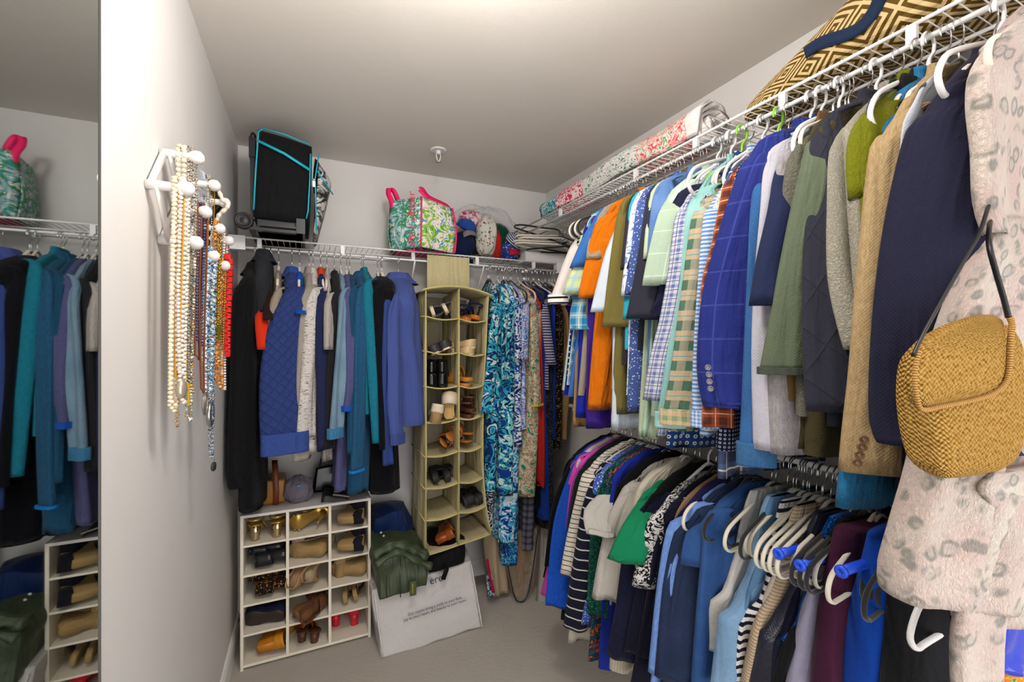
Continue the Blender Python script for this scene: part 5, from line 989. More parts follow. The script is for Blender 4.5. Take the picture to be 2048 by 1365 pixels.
shoe('ankle_boot', 'leopard print bootie with black heel on its side, third row left', (x - .066, y + .0, z + .038), (0, rad(86), rad(-5)), 'boot', lp_, blks, blks, .19, .02, .9)
shoe('ankle_boot', 'leopard print bootie behind its twin, third row left', (x - .068, y + .05, z + .078), (0, rad(92), rad(-2)), 'boot', lp_, blks, blks, .17, .0, .6)
x, y, z = K(1, 2); nu = lea('nude', 'a07f5e', .5)
shoe('pump', 'nude pump standing sole outwards, third row middle, left one', (x - .045, y + .03, z + .004), (rad(62), rad(6), rad(-28)), 'pump', nu, nu, gold, .17, .05, .85)
shoe('pump', 'nude pump with gold heel, third row middle, right one', (x + .025, y + .04, z + .004), (rad(58), rad(-4), rad(-22)), 'pump', nu, lea('pale_insole', 'b8a684', .5), gold, .17, .06, .85)
x, y, z = K(2, 2)
shoe('wedge_espadrille', 'natural woven wedge espadrille lying down, third row right', (x + .062, y - .0, z + .036), (0, rad(86), rad(60)), 'wedge', strw, rope, None, .185, .075, .95)
shoe('wedge_espadrille', 'natural woven wedge espadrille at the back, third row right', (x - .04, y + .05, z), (0, 0, rad(-5)), 'wedge', strw, rope, None, .18, .055, .85)
x, y, z = K(0, 3); ns = fab('solid', '18233f', '141d36')
shoe('suede_loafer', 'navy suede shoe lying sideways, fourth row left', (x + .075, y + .0, z + .036), (0, rad(70), rad(78)), 'flat', ns, lea('dark_sole', '2a211c'), None, .19, 0, 1.1)
shoe('suede_loafer', 'navy suede shoe behind its twin, fourth row left', (x + .075, y + .07, z + .02), (0, rad(40), rad(80)), 'flat', ns, tan, None, .18, 0, 1.0)
x, y, z = K(1, 3); bs_ = fab('solid', '7a4c2c', '6c4226')
shoe('block_heel_shoe', 'brown suede block heel shoe on its side, fourth row middle', (x - .07, y - .0, z + .038), (0, rad(82), rad(-66)), 'wedge', bs_, lea('brown_stack', '7c5534', .5), None, .18, .06, .95)
shoe('block_heel_shoe', 'brown suede block heel shoe at the back, fourth row middle', (x + .05, y + .07, z), (0, 0, rad(15)), 'wedge', bs_, tan, None, .17, .05, .8)
x, y, z = K(2, 3); fz = fab('fur', '8a6c4c', 'b09472')
for i, lb in enumerate(('left', 'right')): shoe('fur_slide', 'tan furry espadrille slide on edge, %s one, fourth row right' % lb, (x - .03 + .048 * i, y + .01, z + .038), (0, rad(84 - 4 * i), rad(-6 + 6 * i)), 'slide', fz, rope, None, .18, 0, .95, .02)
x, y, z = K(0, 4); mu = lea('mustard', 'b8781c', .4)
shoe('wedge_sandal', 'mustard yellow wedge standing on its side, bottom left compartment', (x - .03, y + .0, z + .036), (rad(4), rad(78), rad(-10)), 'wedge', mu, lea('mustard_sole', 'b06c16', .35), None, .19, .06, .95)
shoe('wedge_sandal', 'mustard yellow wedge at the back, bottom left compartment', (x + .04, y + .06, z), (0, 0, rad(-25)), 'wedge', mu, mu, None, .17, .045, .85)
x, y, z = K(1, 4)
shoe('platform_sandal', 'cognac strap platform sandal, nearer one, bottom middle compartment', (x + .03, y + .0, z + .0), (0, rad(8), rad(22)), 'slide', cog, brn, None, .17, .03, .9, .022)
shoe('platform_sandal', 'cognac strap platform sandal, farther one, bottom middle compartment', (x - .035, y + .03, z + .0), (0, 0, rad(-12)), 'slide', cog, brn, None, .16, .03, .85, .02)
x, y, z = K(2, 4); rd = lea('red', 'c2182c', .35)
shoe('red_heel', 'red pump with flared heel, deep in the bottom right compartment', (x + .03, y + .06, z), (0, 0, rad(3)), 'pump', rd, rd, rd, .17, .05, .85)
shoe('red_heel', 'red pump at the left edge of the bottom right compartment', (x - .055, y + .09, z), (0, 0, rad(3)), 'pump', rd, rd, rd, .16, .05, .8)
# organizer shoes
def O(c, r): zf = (lv, rv)[c][r] * .5 + zm[r + 1] * .5; return ((ox0 + xmid) / 2 if c == 0 else (xmid + ox1) / 2, oy0 + .02, zf - .010)
gw = fab('ditsy', '6d6a72', 'b8b2ac', s=.25)
crm = lea('cream', 'd2c3aa', .6)
x, y, z = O(0, 0); shoe('slipper', 'grey tweed slipper with cream sole, top left organizer pocket, lower one', (x - .05, y + .02, z + .04), (0, rad(72), rad(-14)), 'slipper', gw, crm, None, .2, 0, .95, .018)
shoe('slipper', 'grey tweed slipper with cream sole, top left organizer pocket, upper one', (x + .02, y + .03, z + .055), (rad(4), rad(64), rad(-10)), 'slipper', gw, crm, None, .2, 0, .95, .018)
x, y, z = O(1, 0); nvb = fab('solid', '1a2448', '151e3e'); pair('sandal', 'navy strap sandal with tan cork sole, top right pocket, left one', 'navy strap sandal with tan cork sole, top right pocket, right one', (x, y, z), 0, rad(12), 'sandal', nvb, orng, None, 0, .19, spread=.05, lay=.012, roll=rad(14), W=.85, sole=.022)
x, y, z = O(0, 1); pair('ballet_flat', 'black and white flat with bow, left pocket second row, near one', 'black and white flat with bow, left pocket second row, far one', (x, y, z), 0, rad(-16), 'flat', lea('charcoal', '2c272a', .5), crm, None, 0, .19, spread=.055, roll=rad(-22), lay=.022, W=.95)
x, y, z = O(1, 1); pair('ballet_flat', 'beige leather flat, right pocket second row, lower one', 'beige leather flat, right pocket second row, stacked on its twin', (x, y, z), 0, rad(30), 'flat', lea('beige', 'c9ab80', .4), lea('ivory_sole', 'd8c6a2', .5), None, 0, .19, spread=.01, lay=.034, W=.95)
x, y, z = O(0, 2); pair('patent_loafer', 'shiny black loafer in the left pocket of the third row, left one', 'shiny black loafer in the left pocket of the third row, right one', (x - .02, y, z), 0, rad(-6), 'boot', lea('patent', '0c0c0e', .12), blks, None, 0, .18, spread=.055, W=.85)
x, y, z = O(1, 2); pair('clog', 'tan suede clog, right pocket third row, lower one', 'tan suede clog, right pocket third row, upper one', (x - .02, y, z), 0, rad(18), 'clog', lea('mustard_suede', 'a06a22', .8), lea('tan_sole', 'b87a34', .6), None, 0, .19, spread=.012, lay=.03, W=.95, sole=.02)
x, y, z = O(0, 3); shoe('espadrille_sandal', 'cream wedge espadrille sandal poking out of the fourth left pocket', (x - .045, y - .045, z + .004), (0, rad(10), rad(-14)), 'wedge', crm, rope, None, .2, .045, .95)
shoe('espadrille_sandal', 'cream espadrille sandal standing sole outwards, fourth left pocket', (x + .04, y + .0, z + .008), (rad(66), 0, rad(-18)), 'slide', crm, lea('straw_sole', 'b8955c', .8), None, .15, 0, .9, .02)
x, y, z = O(1, 3); pair('strap_sandal', 'dark brown leather sandal, fourth right pocket, lower one', 'dark brown leather sandal, fourth right pocket, upper one', (x, y, z), 0, rad(22), 'sandal', brn, brn, None, 0, .19, spread=.012, lay=.03, W=.95, sole=.018)
x, y, z = O(0, 4); shoe('platform_sandal', 'tan platform sandal with orange strap, fifth left pocket, lower one', (x - .035, y - .01, z + .03), (0, rad(50), rad(-26)), 'slide', orng, tan, None, .19, .02, .9, .028)
shoe('platform_sandal', 'tan platform sandal with orange strap, fifth left pocket, upper one', (x + .01, y + .0, z + .058), (rad(8), rad(46), rad(-30)), 'slide', orng, tan, None, .19, .01, .9, .028)
x, y, z = O(1, 4); fl = fab('floral', '7a2a2c', 'd8d2cc', '24305a', s=.5); pair('platform_sandal', 'tan stacked sandal with printed strap, fifth right pocket, lower one', 'tan stacked sandal with printed strap, fifth right pocket, upper one', (x - .01, y, z), 0, rad(24), 'slide', fl, orng, None, .02, .18, spread=.01, lay=.04, W=.95, sole=.024)
x, y, z = O(0, 5); pair('rubber_slide', 'black rubber slide, sixth left pocket, left one', 'black rubber slide, sixth left pocket, right one', (x - .01, y + .01, z + .036), 0, rad(-6), 'slipper', lea('rubber', '1c1b1c', .7), lea('rubber_sole', '242324', .7), None, 0, .17, spread=.062, roll=rad(80), W=.85, sole=.03)
x, y, z = O(1, 6); pair('black_flat', 'matte black flat, seventh right pocket, left one', 'matte black flat, seventh right pocket, right one', (x - .01, y + .01, z + .034), 0, rad(-4), 'flat', lea('matte_black', '18171a', .7), lea('grey_sole', '2c2a2c', .7), None, 0, .17, spread=.06, roll=rad(74), W=.9, sole=.016)
x, y, z = O(0, 7); shoe('wooden_heel_sandal', 'glossy brown heeled sandal in the bottom left pocket, nearer one', (x - .02, y + .02, z + .036), (rad(10), rad(60), rad(-20)), 'wedge', cog, cog, None, .17, .05, .8)
shoe('wooden_heel_sandal', 'glossy brown heeled sandal in the bottom left pocket, farther one', (x + .01, y + .07, z + .04), (rad(10), rad(50), rad(-26)), 'wedge', cog, cog, None, .16, .04, .7)
# things on top of the cubby
TZ = ch_ + .001
pb = ony(548, 1010, 2.36); hbm = lea('handbag_tan', '8f6022', .45)
hg = thing('leather_handbag', 'tan leather handbag with a brown strap on top of the cubby', 'handbag', (pb.x, 2.42, TZ)); softbox('bag_body', bx8(pb.x - .055, 2.36, TZ, pb.x + .05, 2.50, TZ + .12), hbm, hg, 10, .25, .03, .002)
m = MB(); band_path(m, [(pb.x + .008, 2.353, TZ + .004), (pb.x + .010, 2.345, TZ + .07), (pb.x + .006, 2.35, TZ + .15), (pb.x + .0, 2.40, TZ + .20), (pb.x + .0, 2.47, TZ + .14)], (1, 0, 0), .024, .004); part(m, 'shoulder_strap', lea('strap_brown', '6b3416', .5), hg)
pc = ony(597, 995, 2.33); pouch = thing('felt_pouch', 'rounded grey felt pouch with a tiny blue tag on top of the cubby', 'pouch', (pc.x, 2.36, TZ))
m = blob(pc.x, 2.365, TZ + .058, .062, .045, .066, 4); part(m, 'pouch_body', fab('heather', '6d6672', '7a727e'), pouch)
m = MB(); q = ony(597, 972, 2.318); m.box(q.x - .006, q.y - .004, q.z - .004, q.x + .008, q.y + .004, q.z + .004); part(m, 'blue_tag', plain('blue_tag', '2a7ad0', .5), pouch)
w1 = ony(630, 1000, 2.32); wl_ = thing('black_wallet', 'flat black clutch lying at the front of the cubby top', 'clutch', (.115, 2.36, TZ)); softbox('clutch_body', [(.06, 2.30, TZ), (.19, 2.29, TZ), (.20, 2.42, TZ), (.07, 2.44, TZ), (.07, 2.31, TZ + .03), (.18, 2.30, TZ + .012), (.19, 2.42, TZ + .012), (.08, 2.43, TZ + .035)], lea('clutch', '1b1c1e', .5), wl_, 8, .1)
m = MB(); m.box(0, 0, 0, .075, .018, .002, Matrix.Translation((.115, 2.30, TZ + .030)) @ Matrix.Rotation(rad(-12), 4, 'Z') @ Matrix.Rotation(rad(12), 4, 'Y')); o = m.build('paper_tag', plain('tag_paper', 'cdbfb0', .7)); tag(o, 'small beige paper tag on the black clutch', 'tag')
bb = thing('black_handbag', 'black patent handbag in the shade at the back of the cubby top', 'handbag', (.12, 2.49, TZ)); softbox('bag_body', [(.02, 2.45, TZ), (.20, 2.45, TZ), (.20, 2.555, TZ), (.02, 2.555, TZ), (.04, 2.46, TZ + .13), (.17, 2.46, TZ + .14), (.17, 2.54, TZ + .14), (.04, 2.54, TZ + .13)], lea('patent_bag', '0e0d0f', .2), bb, 10, .2, .02)
m = MB(); m.tube([(.06, 2.46, TZ + .12), (.07, 2.455, TZ + .19), (.11, 2.455, TZ + .215), (.15, 2.455, TZ + .19), (.155, 2.46, TZ + .13)], .004, 8); part(m, 'bag_handle', lea('dark_brown', '2c1a12', .4), bb); m = MB(); m.ball((.165, 2.448, TZ + .075), .009); m.ball((.165, 2.446, TZ + .052), .006); part(m, 'clasp', goldm, bb)
# ------------------------------------------------------------------ white storage bag and clothes heap
sb = thing('storage_bag', 'large white fabric storage bag with printed lines on the carpet', 'storage bag', (.57, 2.31, 0))
n = NB('nonwoven_white'); nwm = n.done(n.mix(n.noise(n.obj(), 6, 3), 'cdc8c6', 'c4bebc'), .6, spec=.35, bump=n.add(n.mul(n.noise(n.obj(), 7, 4, 1.2), 3), n.noise(n.obj(), 300, 2)), bs=.6, bd=.012)
e1 = ony(745, 1185, 2.16); 
SBC = [(.305, 2.095, .0), (.815, 2.105, .0), (.845, 2.50, .0), (.29, 2.55, .0), (.275, 2.19, .27), (.775, 2.18, .315), (.80, 2.46, .34), (.28, 2.52, .31)]
softbox('bag_body', SBC, nwm, sb, 30, .05, .03, .010, 8, 12)
m = MB(); 
for A_, B_ in (((.318, 2.094, .008), (.292, 2.178, .258)), ((.806, 2.104, .008), (.772, 2.176, .302))):
    m = MB(); A_, B_ = Vector(A_), Vector(B_); m.tube([A_.lerp(B_, k / 8) + Vector((0, -.004 * sin(pi * k / 8), .0)) for k in range(9)], .0035, 6); part(m, 'seam_binding', plain('white_binding', 'c6c1be', .7), sb)
ink = plain('navy_print', '1e2a3c', .6)
fn_o = Vector(SBC[0]); fx = (Vector(SBC[1]) - fn_o).normalized(); fy = ((Vector(SBC[4]) + Vector(SBC[5])) / 2 - (Vector(SBC[0]) + Vector(SBC[1])) / 2).normalized(); fnn = fx.cross(fy)
txo = ony(870, 1212, 2.135)
txm = frame3((txo.x, txo.y - .014, txo.z), (fx.x, fx.y, .06), fy)
script('printed_words', 'Our rooms bring a smile to your face,\njoy to your heart, and beauty to your room.', .0175, txm, ink, sb, ext=.0006)
tx2 = ony(872, 1163, 2.17); script('printed_logo', 'ere', .05, frame3((tx2.x, tx2.y - .012, tx2.z - .002), (fx.x, fx.y, .06), fy), plain('dark_blue_print', '1b2a54', .6), sb)
ol = fab('solid', '3f4c2f', '36422a', rough=.45, spec=.4)
vs_ = thing('puffer_vest', 'olive green quilted nylon jacket crumpled on the white storage bag', 'jacket', (.40, 2.3, .31))
g0 = ony(760, 1200, 2.13); g1 = ony(862, 1185, 2.11)
softbox('body', [(g0.x - .01, 2.12, .235), (g1.x - .005, 2.09, .26), (.60, 2.36, .34), (.28, 2.42, .32), (g0.x - .015, 2.17, .455), (g1.x - .02, 2.15, .435), (.55, 2.36, .47), (.28, 2.42, .49)], ol, vs_, 26, .35, .03, .014, 11, 21)
m = MB(); q = [ony(px, py, 2.105) for px, py in ((748, 1120), (790, 1098), (830, 1108), (858, 1122))]
m.tube([tuple(v) for v in curve([[p.x, p.y + .03, p.z + .006] for p in q], 24)], [.024 + .006 * sin(k * 1.3) for k in range(24)], 12, flat=.8); m.tube([tuple(v) for v in curve([[p.x + .01, p.y - .0, p.z - .028 + .01 * sin(i * 2)] for i, p in enumerate(q)], 24)], [.016 + .005 * sin(k * .9 + 1) for k in range(24)], 12, flat=.8); part(m, 'rolled_collar', ol, vs_)
lq = ony(826, 1175, 2.088); m = MB(); m.box(lq.x - .016, lq.y - .008, lq.z - .036, lq.x + .014, lq.y - .003, lq.z + .032); part(m, 'label_patch', plain('olive_patch', '3c4a2c', .6), vs_)
script('patch_lettering', 'EXPLORER', .010, frame3((lq.x - .0, lq.y - .0090, lq.z), (0, 0, 1), (-1, 0, 0)), plain('yellow_thread', 'c2a52a', .6), vs_)
m = MB()
for px in (772, 800): 
    a, b = ony(px, 1150, 2.10), ony(px + 1, 1195, 2.098)
    m.tube([a + Vector((0, -.004, 0)), (a + b) / 2 + Vector((0, -.007, 0)), b + Vector((0, -.002, 0))], .0022, 6)
part(m, 'quilting_seams', plain('seam_thread', '252d1b', .8), vs_)
bj = fab('solid', '0f2a5c', '0c2350', rough=.5)
jk = thing('rain_jacket', 'dark blue nylon jacket bundled behind the olive one', 'jacket', (.40, 2.42, .45))
softbox('body', [(.235 + .07, 2.34, .33), (.52, 2.33, .36), (.58, 2.50, .36), (.30, 2.54, .36), (.305, 2.34, .56), (.45, 2.34, .585), (.50, 2.50, .58), (.30, 2.54, .585)], bj, jk, 24, .4, .03, .014, 10, 31)
m = MB()
for i in range(5): q = ony(762 + i * 5.5, 1066 + i * 6.5, 2.305); m.ball(q, .0055, sc=(1, .5, 1))
part(m, 'white_lettering', plain('white_print', 'cfd2da', .6), jk)
bh = fab('solid', '0c0c0e', '09090b', rough=.7)
bp = thing('black_jacket', 'black jacket heaped on the storage bag under the shoe organizer', 'jacket', (.66, 2.3, .34))
softbox('body', [(.535, 2.15, .29), (.74, 2.15, .315), (.80, 2.44, .33), (.55, 2.47, .33), (.56, 2.21, .405), (.76, 2.19, .43), (.79, 2.42, .42), (.55, 2.45, .42)], bh, bp, 20, .35, .04, .012, 11, 41)
m = MB(); q0, q1 = ony(893, 1140, 2.13), ony(886, 1160, 2.13); band_path(m, [q0 + Vector((.01, .03, .02)), q0, q1], (1, 0, 0), .022, .006); part(m, 'dangling_strap', bh, bp)
# ================================================================== ROBE, STRAW BAG AND THINGS AT THE NEAR END
def at_t(px, py, t): d = ray(px, py); return Vector((d[0] * t, d[1] * t, CAMH + d[2] * t))
rbm = fab('leopardplush', 'ccb0a8', 'd3cabb', '74766f', 'a2a29b', s=.72, rough=.95, sheen=.3, dye=1.0)
def prow(py, pl, tl, pr, tr, th): a = at_t(pl, py, tl); b = at_t(pr, py, tr); return (a.z * .8 + b.z * .2, a.x, a.y, b.x, b.y, th)
rb = thing('plush_robe', 'pink and grey leopard spot plush robe hanging nearest the camera', 'robe', (1.16, .34, 1.0))
def rs(nm, rows, amp=.01, seed=1, nseg=56, mat=rbm, fk=45, par=rb, hem=True, top=.1, sq=.8): o = sheet(nm, rows, mat, None, amp, fk, seed, nseg=nseg, hem=hem, top=top, step=.02, sq=sq); o.parent = par; o.matrix_parent_inverse = Matrix.Translation(-par.location) if par.type == 'EMPTY' else Matrix(); return o
rs('body', [prow(28, 2046, .74, 2150, .84, .04), prow(70, 2010, .735, 2190, .86, .06), prow(110, 1985, .73, 2260, .90, .07), prow(180, 1968, .73, 2330, .95, .075), prow(400, 1972, .735, 2340, .96, .07), prow(620, 1960, .735, 2345, .96, .07), prow(900, 1940, .735, 2350, .96, .075), prow(1080, 1925, .735, 2350, .96, .08), prow(1225, 1922, .735, 2350, .96, .085)], .009, 3)
rs('collar', [prow(36, 2052, .70, 2120, .76, .03), prow(80, 2000, .69, 2078, .745, .04), prow(130, 1966, .685, 2046, .73, .045), prow(200, 1957, .685, 2028, .725, .045), prow(300, 1962, .69, 2020, .725, .04), prow(400, 1958, .695, 2020, .73, .035), prow(470, 1972, .70, 2030, .735, .03)], .004, 8)
rs('sleeve', [prow(440, 1978, .72, 2040, .75, .05), prow(500, 1960, .715, 2040, .75, .06), prow(560, 1927, .71, 2030, .75, .07), prow(660, 1888, .705, 2015, .745, .075), prow(800, 1866, .70, 1990, .74, .08), prow(940, 1852, .695, 1965, .735, .085), prow(1060, 1822, .69, 1945, .73, .09), prow(1150, 1799, .685, 1938, .73, .095), prow(1195, 1800, .685, 1940, .73, .095)], .007, 5)
rs('waist_tie', [prow(940, 1985, .665, 2130, .74, .02), prow(972, 1962, .66, 2135, .74, .035), prow(1010, 1985, .665, 2138, .74, .02)], .004, 7, hem=False)
rs('waist_tie', [prow(985, 1995, .665, 2060, .69, .02), prow(1100, 1965, .66, 2035, .69, .028), prow(1240, 1920, .655, 1990, .685, .03), prow(1375, 1918, .655, 1985, .685, .03)], .004, 9)
rs('waist_tie', [prow(990, 2010, .67, 2075, .70, .02), prow(1080, 2000, .66, 2060, .69, .03), prow(1190, 1955, .655, 2045, .69, .028), prow(1225, 1960, .655, 2040, .69, .028)], .006, 11)
bare(UP, 'ivory', (2040, 330), .1, 'ivory velvet hanger inside the plush leopard robe')
# straw bag
st = fab('straw', 'c88f3a', 'e6b968', '6b4820', rough=.85, sheen=0, dye=.95)
pb_ = thing('straw_shoulder_bag', 'golden woven straw shoulder bag with flap, hanging in front of the robe', 'handbag', (.90, .32, 1.24))
tt_ = lambda px: .612 + (px - 1815) / 245 * .06
pA, pB = at_t(1815, 682, .612), at_t(2060, 682, .672); pN = Vector(((pB - pA).y, -(pB - pA).x, 0)).normalized()
def fpt(px, py, off=0.0):          # point of the bag's front plane
    d = Vector(ray(px, py)); t = (pA - Vector((0, 0, CAMH))).dot(pN) / d.dot(pN); return Vector((0, 0, CAMH)) + d * t + pN * off
def brow(py, pl, pr, th, off=0.0): pl += th * 800 if th > .03 else 10; a, b = fpt(pl, py, off - th / 2), fpt(pr, py, off - th / 2); return ((a.z + b.z) / 2, a.x, a.y, b.x, b.y, th)
def bagp(nm, rows, sq): o = sheet(nm, rows, st, None, 0, 10, 2, nseg=72, hem=False, step=.006, sq=sq, side=0, origin=None); o.parent = pb_; o.matrix_parent_inverse = Matrix.Translation(-pb_.location)
bagp('bag_body', [brow(650, 1925, 2050, .02, -.012), brow(668, 1880, 2058, .04, -.006), brow(695, 1846, 2064, .055), brow(730, 1826, 2068, .065), brow(790, 1822, 2072, .07), brow(850, 1828, 2072, .072), brow(900, 1838, 2066, .07), brow(930, 1849, 2052, .06, -.002), brow(950, 1872, 2022, .045, -.006), brow(961, 1905, 1970, .02, -.014)], .45)
bagp('flap', [brow(629, 1975, 2006, .008, -.01), brow(640, 1930, 2010, .018, .0), brow(660, 1876, 2006, .022, .006), brow(688, 1834, 2002, .024, .009), brow(715, 1816, 2000, .024, .010), brow(760, 1813, 1998, .024, .010), brow(784, 1816, 1972, .024, .010), brow(803, 1823, 1915, .022, .009), brow(816, 1832, 1862, .016, .008)], .4)
ed = [(1822, 700), (1816, 725), (1813, 760), (1818, 798), (1830, 818), (1868, 811), (1925, 800), (1965, 788), (1990, 768), (1999, 742), (2002, 690), (2006, 652), (2000, 634)]
m = MB(); P_ = [fpt(px, py, .010) for px, py in ed]; m.tube([tuple(v) for v in curve([list(p) for p in P_], 70)], .0036, 8, flat=.9); part(m, 'flap_edge', fab('hstripe', 'c79a58', '8a6230', s=.12), pb_)
m = MB(); ls = plain('black_leather', '1b1a1b', .4)
m.tube([tuple(v) for v in curve([list(at_t(px, py, t)) for px, py, t in ((1826, 712, .605), (1850, 662, .61), (1890, 590, .62), (1935, 510, .635), (1962, 460, .655), (1985, 380, .72))], 30)], .0042, 8, flat=.6); part(m, 'shoulder_strap', ls, pb_)
m = MB(); m.tube([tuple(v) for v in curve([list(at_t(px, py, t)) for px, py, t in ((2017, 636, .622), (2008, 600, .625), (1992, 545, .63), (1978, 487, .64), (1980, 440, .70))], 24)], .0048, 8, flat=.6); part(m, 'shoulder_strap', ls, pb_)
# below the robe
q = onx(1890, 1250, 1.0)
put_hanger('white', (1.16, .405, LZ + .004), pi, 'white plastic hanger peeking out under the leopard robe', LO.group)
ltt = lea('saddle', '8f4a1c', .45)
lt = thing('leather_tote', 'brown leather bag strap hanging behind the white hanger', 'handbag strap', (1.08, .44, .6))
m = MB(); band_path(m, [tuple(v) for v in curve([list(at_t(px, py, .86)) for px, py in ((1872, 1190), (1880, 1240), (1886, 1300), (1905, 1350), (1925, 1400))], 20)], (1, -.6, 0), .022, .005); part(m, 'strap', ltt, lt)
m = MB(); band_path(m, [tuple(v) for v in curve([list(at_t(px, py, .87)) for px, py in ((1890, 1190), (1896, 1250), (1903, 1310), (1922, 1370))], 20)], (1, -.6, 0), .010, .005); part(m, 'strap_edge', lea('dark_edge', '2a1a10', .5), lt)
cbm_ = plain('glossy_cobalt', '0c2fb4', .18, coat=.5)
ct_ = thing('glossy_tote', 'glossy cobalt blue bag hanging under the robe beside the orange scarf', 'bag', (1.1, .36, .8))
o = sheet('bag_body', [prow(1150, 1925, .80, 2150, .93, .05), prow(1210, 1915, .80, 2155, .93, .06), prow(1280, 1912, .80, 2130, .92, .06), prow(1320, 1935, .805, 2080, .89, .05), prow(1340, 1985, .82, 2040, .86, .03)], cbm_, None, .008, 60, 5, hem=False, top=.02); o.parent = ct_; o.matrix_parent_inverse = Matrix.Translation(-ct_.location)
o = sheet('printed_scarf', [prow(1270, 2030, .84, 2150, .9, .03), prow(1310, 2005, .83, 2160, .9, .05), prow(1400, 1990, .83, 2170, .9, .06)], fab('floral', 'd8511c', 'e07a2a', 'd8a83a', '2f8f9a', s=1.0), None, .006, 50, 6, top=.02); tag(o, 'orange scarf with teal print at the lower right corner', 'scarf')
up('khaki jacket whose hem drops behind the navy blazer', 'jacket', fab('solid', '6b5a38', '5f5030'), (1866, 200), (1890, 1045), None, ds=.10, db=.06, dbk=.12, th=.03, hk=None, name='jacket')
# ================================================================== CORNER FLOOR CLOTHES BELOW THE DRESSES
gb = thing('garment_bag', 'clear garment bag with black piped edge hanging to the carpet in the corner', 'garment bag', (1.0, 2.25, .02))
n = NB('smoky_film'); n.b.inputs['Transmission Weight'].default_value = .6; n.b.inputs['Alpha'].default_value = .45; gf = n.done('c9b79a', .2, bump=n.noise(n.obj(), 9, 3, 1), bs=.5, bd=.02)
def gprow(py, pl, pr, y, th): a, b = ony(pl, py, y), ony(pr, py, y); return ((a.z + b.z) / 2, a.x, a.y, b.x, b.y, th)
GR = [gprow(1060, 1004, 1076, 2.24, .05), gprow(1100, 1008, 1074, 2.24, .055), gprow(1150, 1018, 1066, 2.24, .055), gprow(1190, 1027, 1056, 2.24, .04), gprow(1203, 1034, 1046, 2.24, .02)]
o = sheet('clear_panel', GR, gf, None, .003, 60, 3, hem=False); o.parent = gb; o.matrix_parent_inverse = Matrix.Translation(-gb.location)
m = MB(); L_ = [ony(px, py, 2.215) for px, py in ((1003, 1060), (1009, 1100), (1019, 1150), (1028, 1190), (1037, 1204), (1052, 1198), (1062, 1160), (1070, 1110), (1076, 1060))]; m.tube([tuple(v) for v in curve([list(p) for p in L_], 40)], .0035, 8); part(m, 'black_piping', plain('black_piping', '141214', .5), gb)
o = sheet('brown_lining', [gprow(1060, 1030, 1052, 2.26, .02), gprow(1130, 1034, 1050, 2.26, .02), gprow(1190, 1038, 1046, 2.26, .015)], fab('heather', '9c6a30', '7a5228'), None, .002, 60, 3); o.parent = gb; o.matrix_parent_inverse = Matrix.Translation(-gb.location)
bg = fab('solid', 'b39f82', 'a8947a', rough=.6)
def cornerc(name, label, cat, rows, mat, amp=.012, seed=3): o = sheet(name, rows, mat, None, amp, 60, seed, top=.05); return tag(o, label, cat)
cornerc('cotton_garment_bag', 'beige cotton garment bag bunched on the carpet left of the clear one', 'garment bag', [gprow(1000, 968, 1012, 2.36, .06), gprow(1080, 966, 1012, 2.35, .10), gprow(1140, 972, 1010, 2.33, .12), gprow(1182, 980, 1014, 2.32, .10)], bg)
cornerc('beige_trousers', 'pale beige trousers hanging right of the clear garment bag', 'trousers', [gprow(1000, 1058, 1092, 2.40, .06), gprow(1100, 1058, 1090, 2.38, .08), gprow(1196, 1056, 1078, 2.36, .06)], fab('solid', 'b0a294', 'a59788', rough=.6), .01, 5)
cornerc('taupe_skirt', 'taupe satin skirt deep in the corner behind the clear garment bag', 'skirt', [gprow(1010, 1000, 1070, 2.46, .06), gprow(1190, 994, 1064, 2.46, .08)], fab('solid', '9a866a', '8c785e', rough=.5), .012, 7)
cornerc('grey_trousers', 'light grey trousers with hem resting beside the cobalt cardigan', 'trousers', [gprow(1000, 1080, 1120, 2.30, .06), gprow(1120, 1078, 1110, 2.25, .06), gprow(1205, 1072, 1098, 2.20, .06)], fab('solid', 'aaa29c', '9d958f', rough=.7), .01, 8)
cornerc('pink_belt', 'narrow crimson fabric tie trailing beside the beige garment bag', 'belt', [gprow(1120, 972, 977, 2.22, .01), gprow(1150, 977, 982, 2.22, .01), gprow(1186, 984, 990, 2.22, .01)], fab('solid', 'b01448', 'a01040'), .001, 9)
cornerc('printed_scarf', 'turquoise printed scarf end touching the carpet by the white bag', 'scarf', [gprow(1150, 972, 984, 2.27, .02), gprow(1192, 975, 988, 2.27, .03)], fab('floral', '1f7a78', 'c9d6d8', '24406a', s=.8), .003, 10)
# ================================================================== PEG RACK AND NECKLACES ON THE LEFT WALL
rk = thing('accordion_peg_rack', 'white wooden accordion peg rack on the left wall loaded with necklaces', 'peg rack', (XL, 1.24, 1.74))
pw = plain('glossy_white_paint', 'd8d4d0', .3)
KS = 1.19
scl = lambda L: [(y * KS, CAMH + (z - CAMH) * KS) for y, z in L]
midp = [(1.0, 1.737), (1.168, 1.738), (1.345, 1.742), (1.495, 1.742)]; topp = [(1.085, 1.826), (1.275, 1.83), (1.43, 1.832)]; botp = [(1.075, 1.652), (1.262, 1.658), (1.425, 1.66)]
midp, topp, botp = scl(midp), scl(topp), scl(botp)
def slat(P, x):
    m = MB(); m.tube([(x, y, z) for y, z in P], .012, 10, flat=.5, up=(0, .3, 1)); part(m, 'slat', pw, rk)
XS = -.3035
slat([midp[0], topp[0]], XS); slat([botp[0], midp[1], topp[1]], XS); slat([botp[1], midp[2], topp[2]], XS); slat([botp[2], midp[3]], XS)
slat([midp[0], botp[0]], XS + .012); slat([topp[0], midp[1], botp[1]], XS + .012); slat([topp[1], midp[2], botp[2]], XS + .012); slat([topp[2], midp[3]], XS + .012)
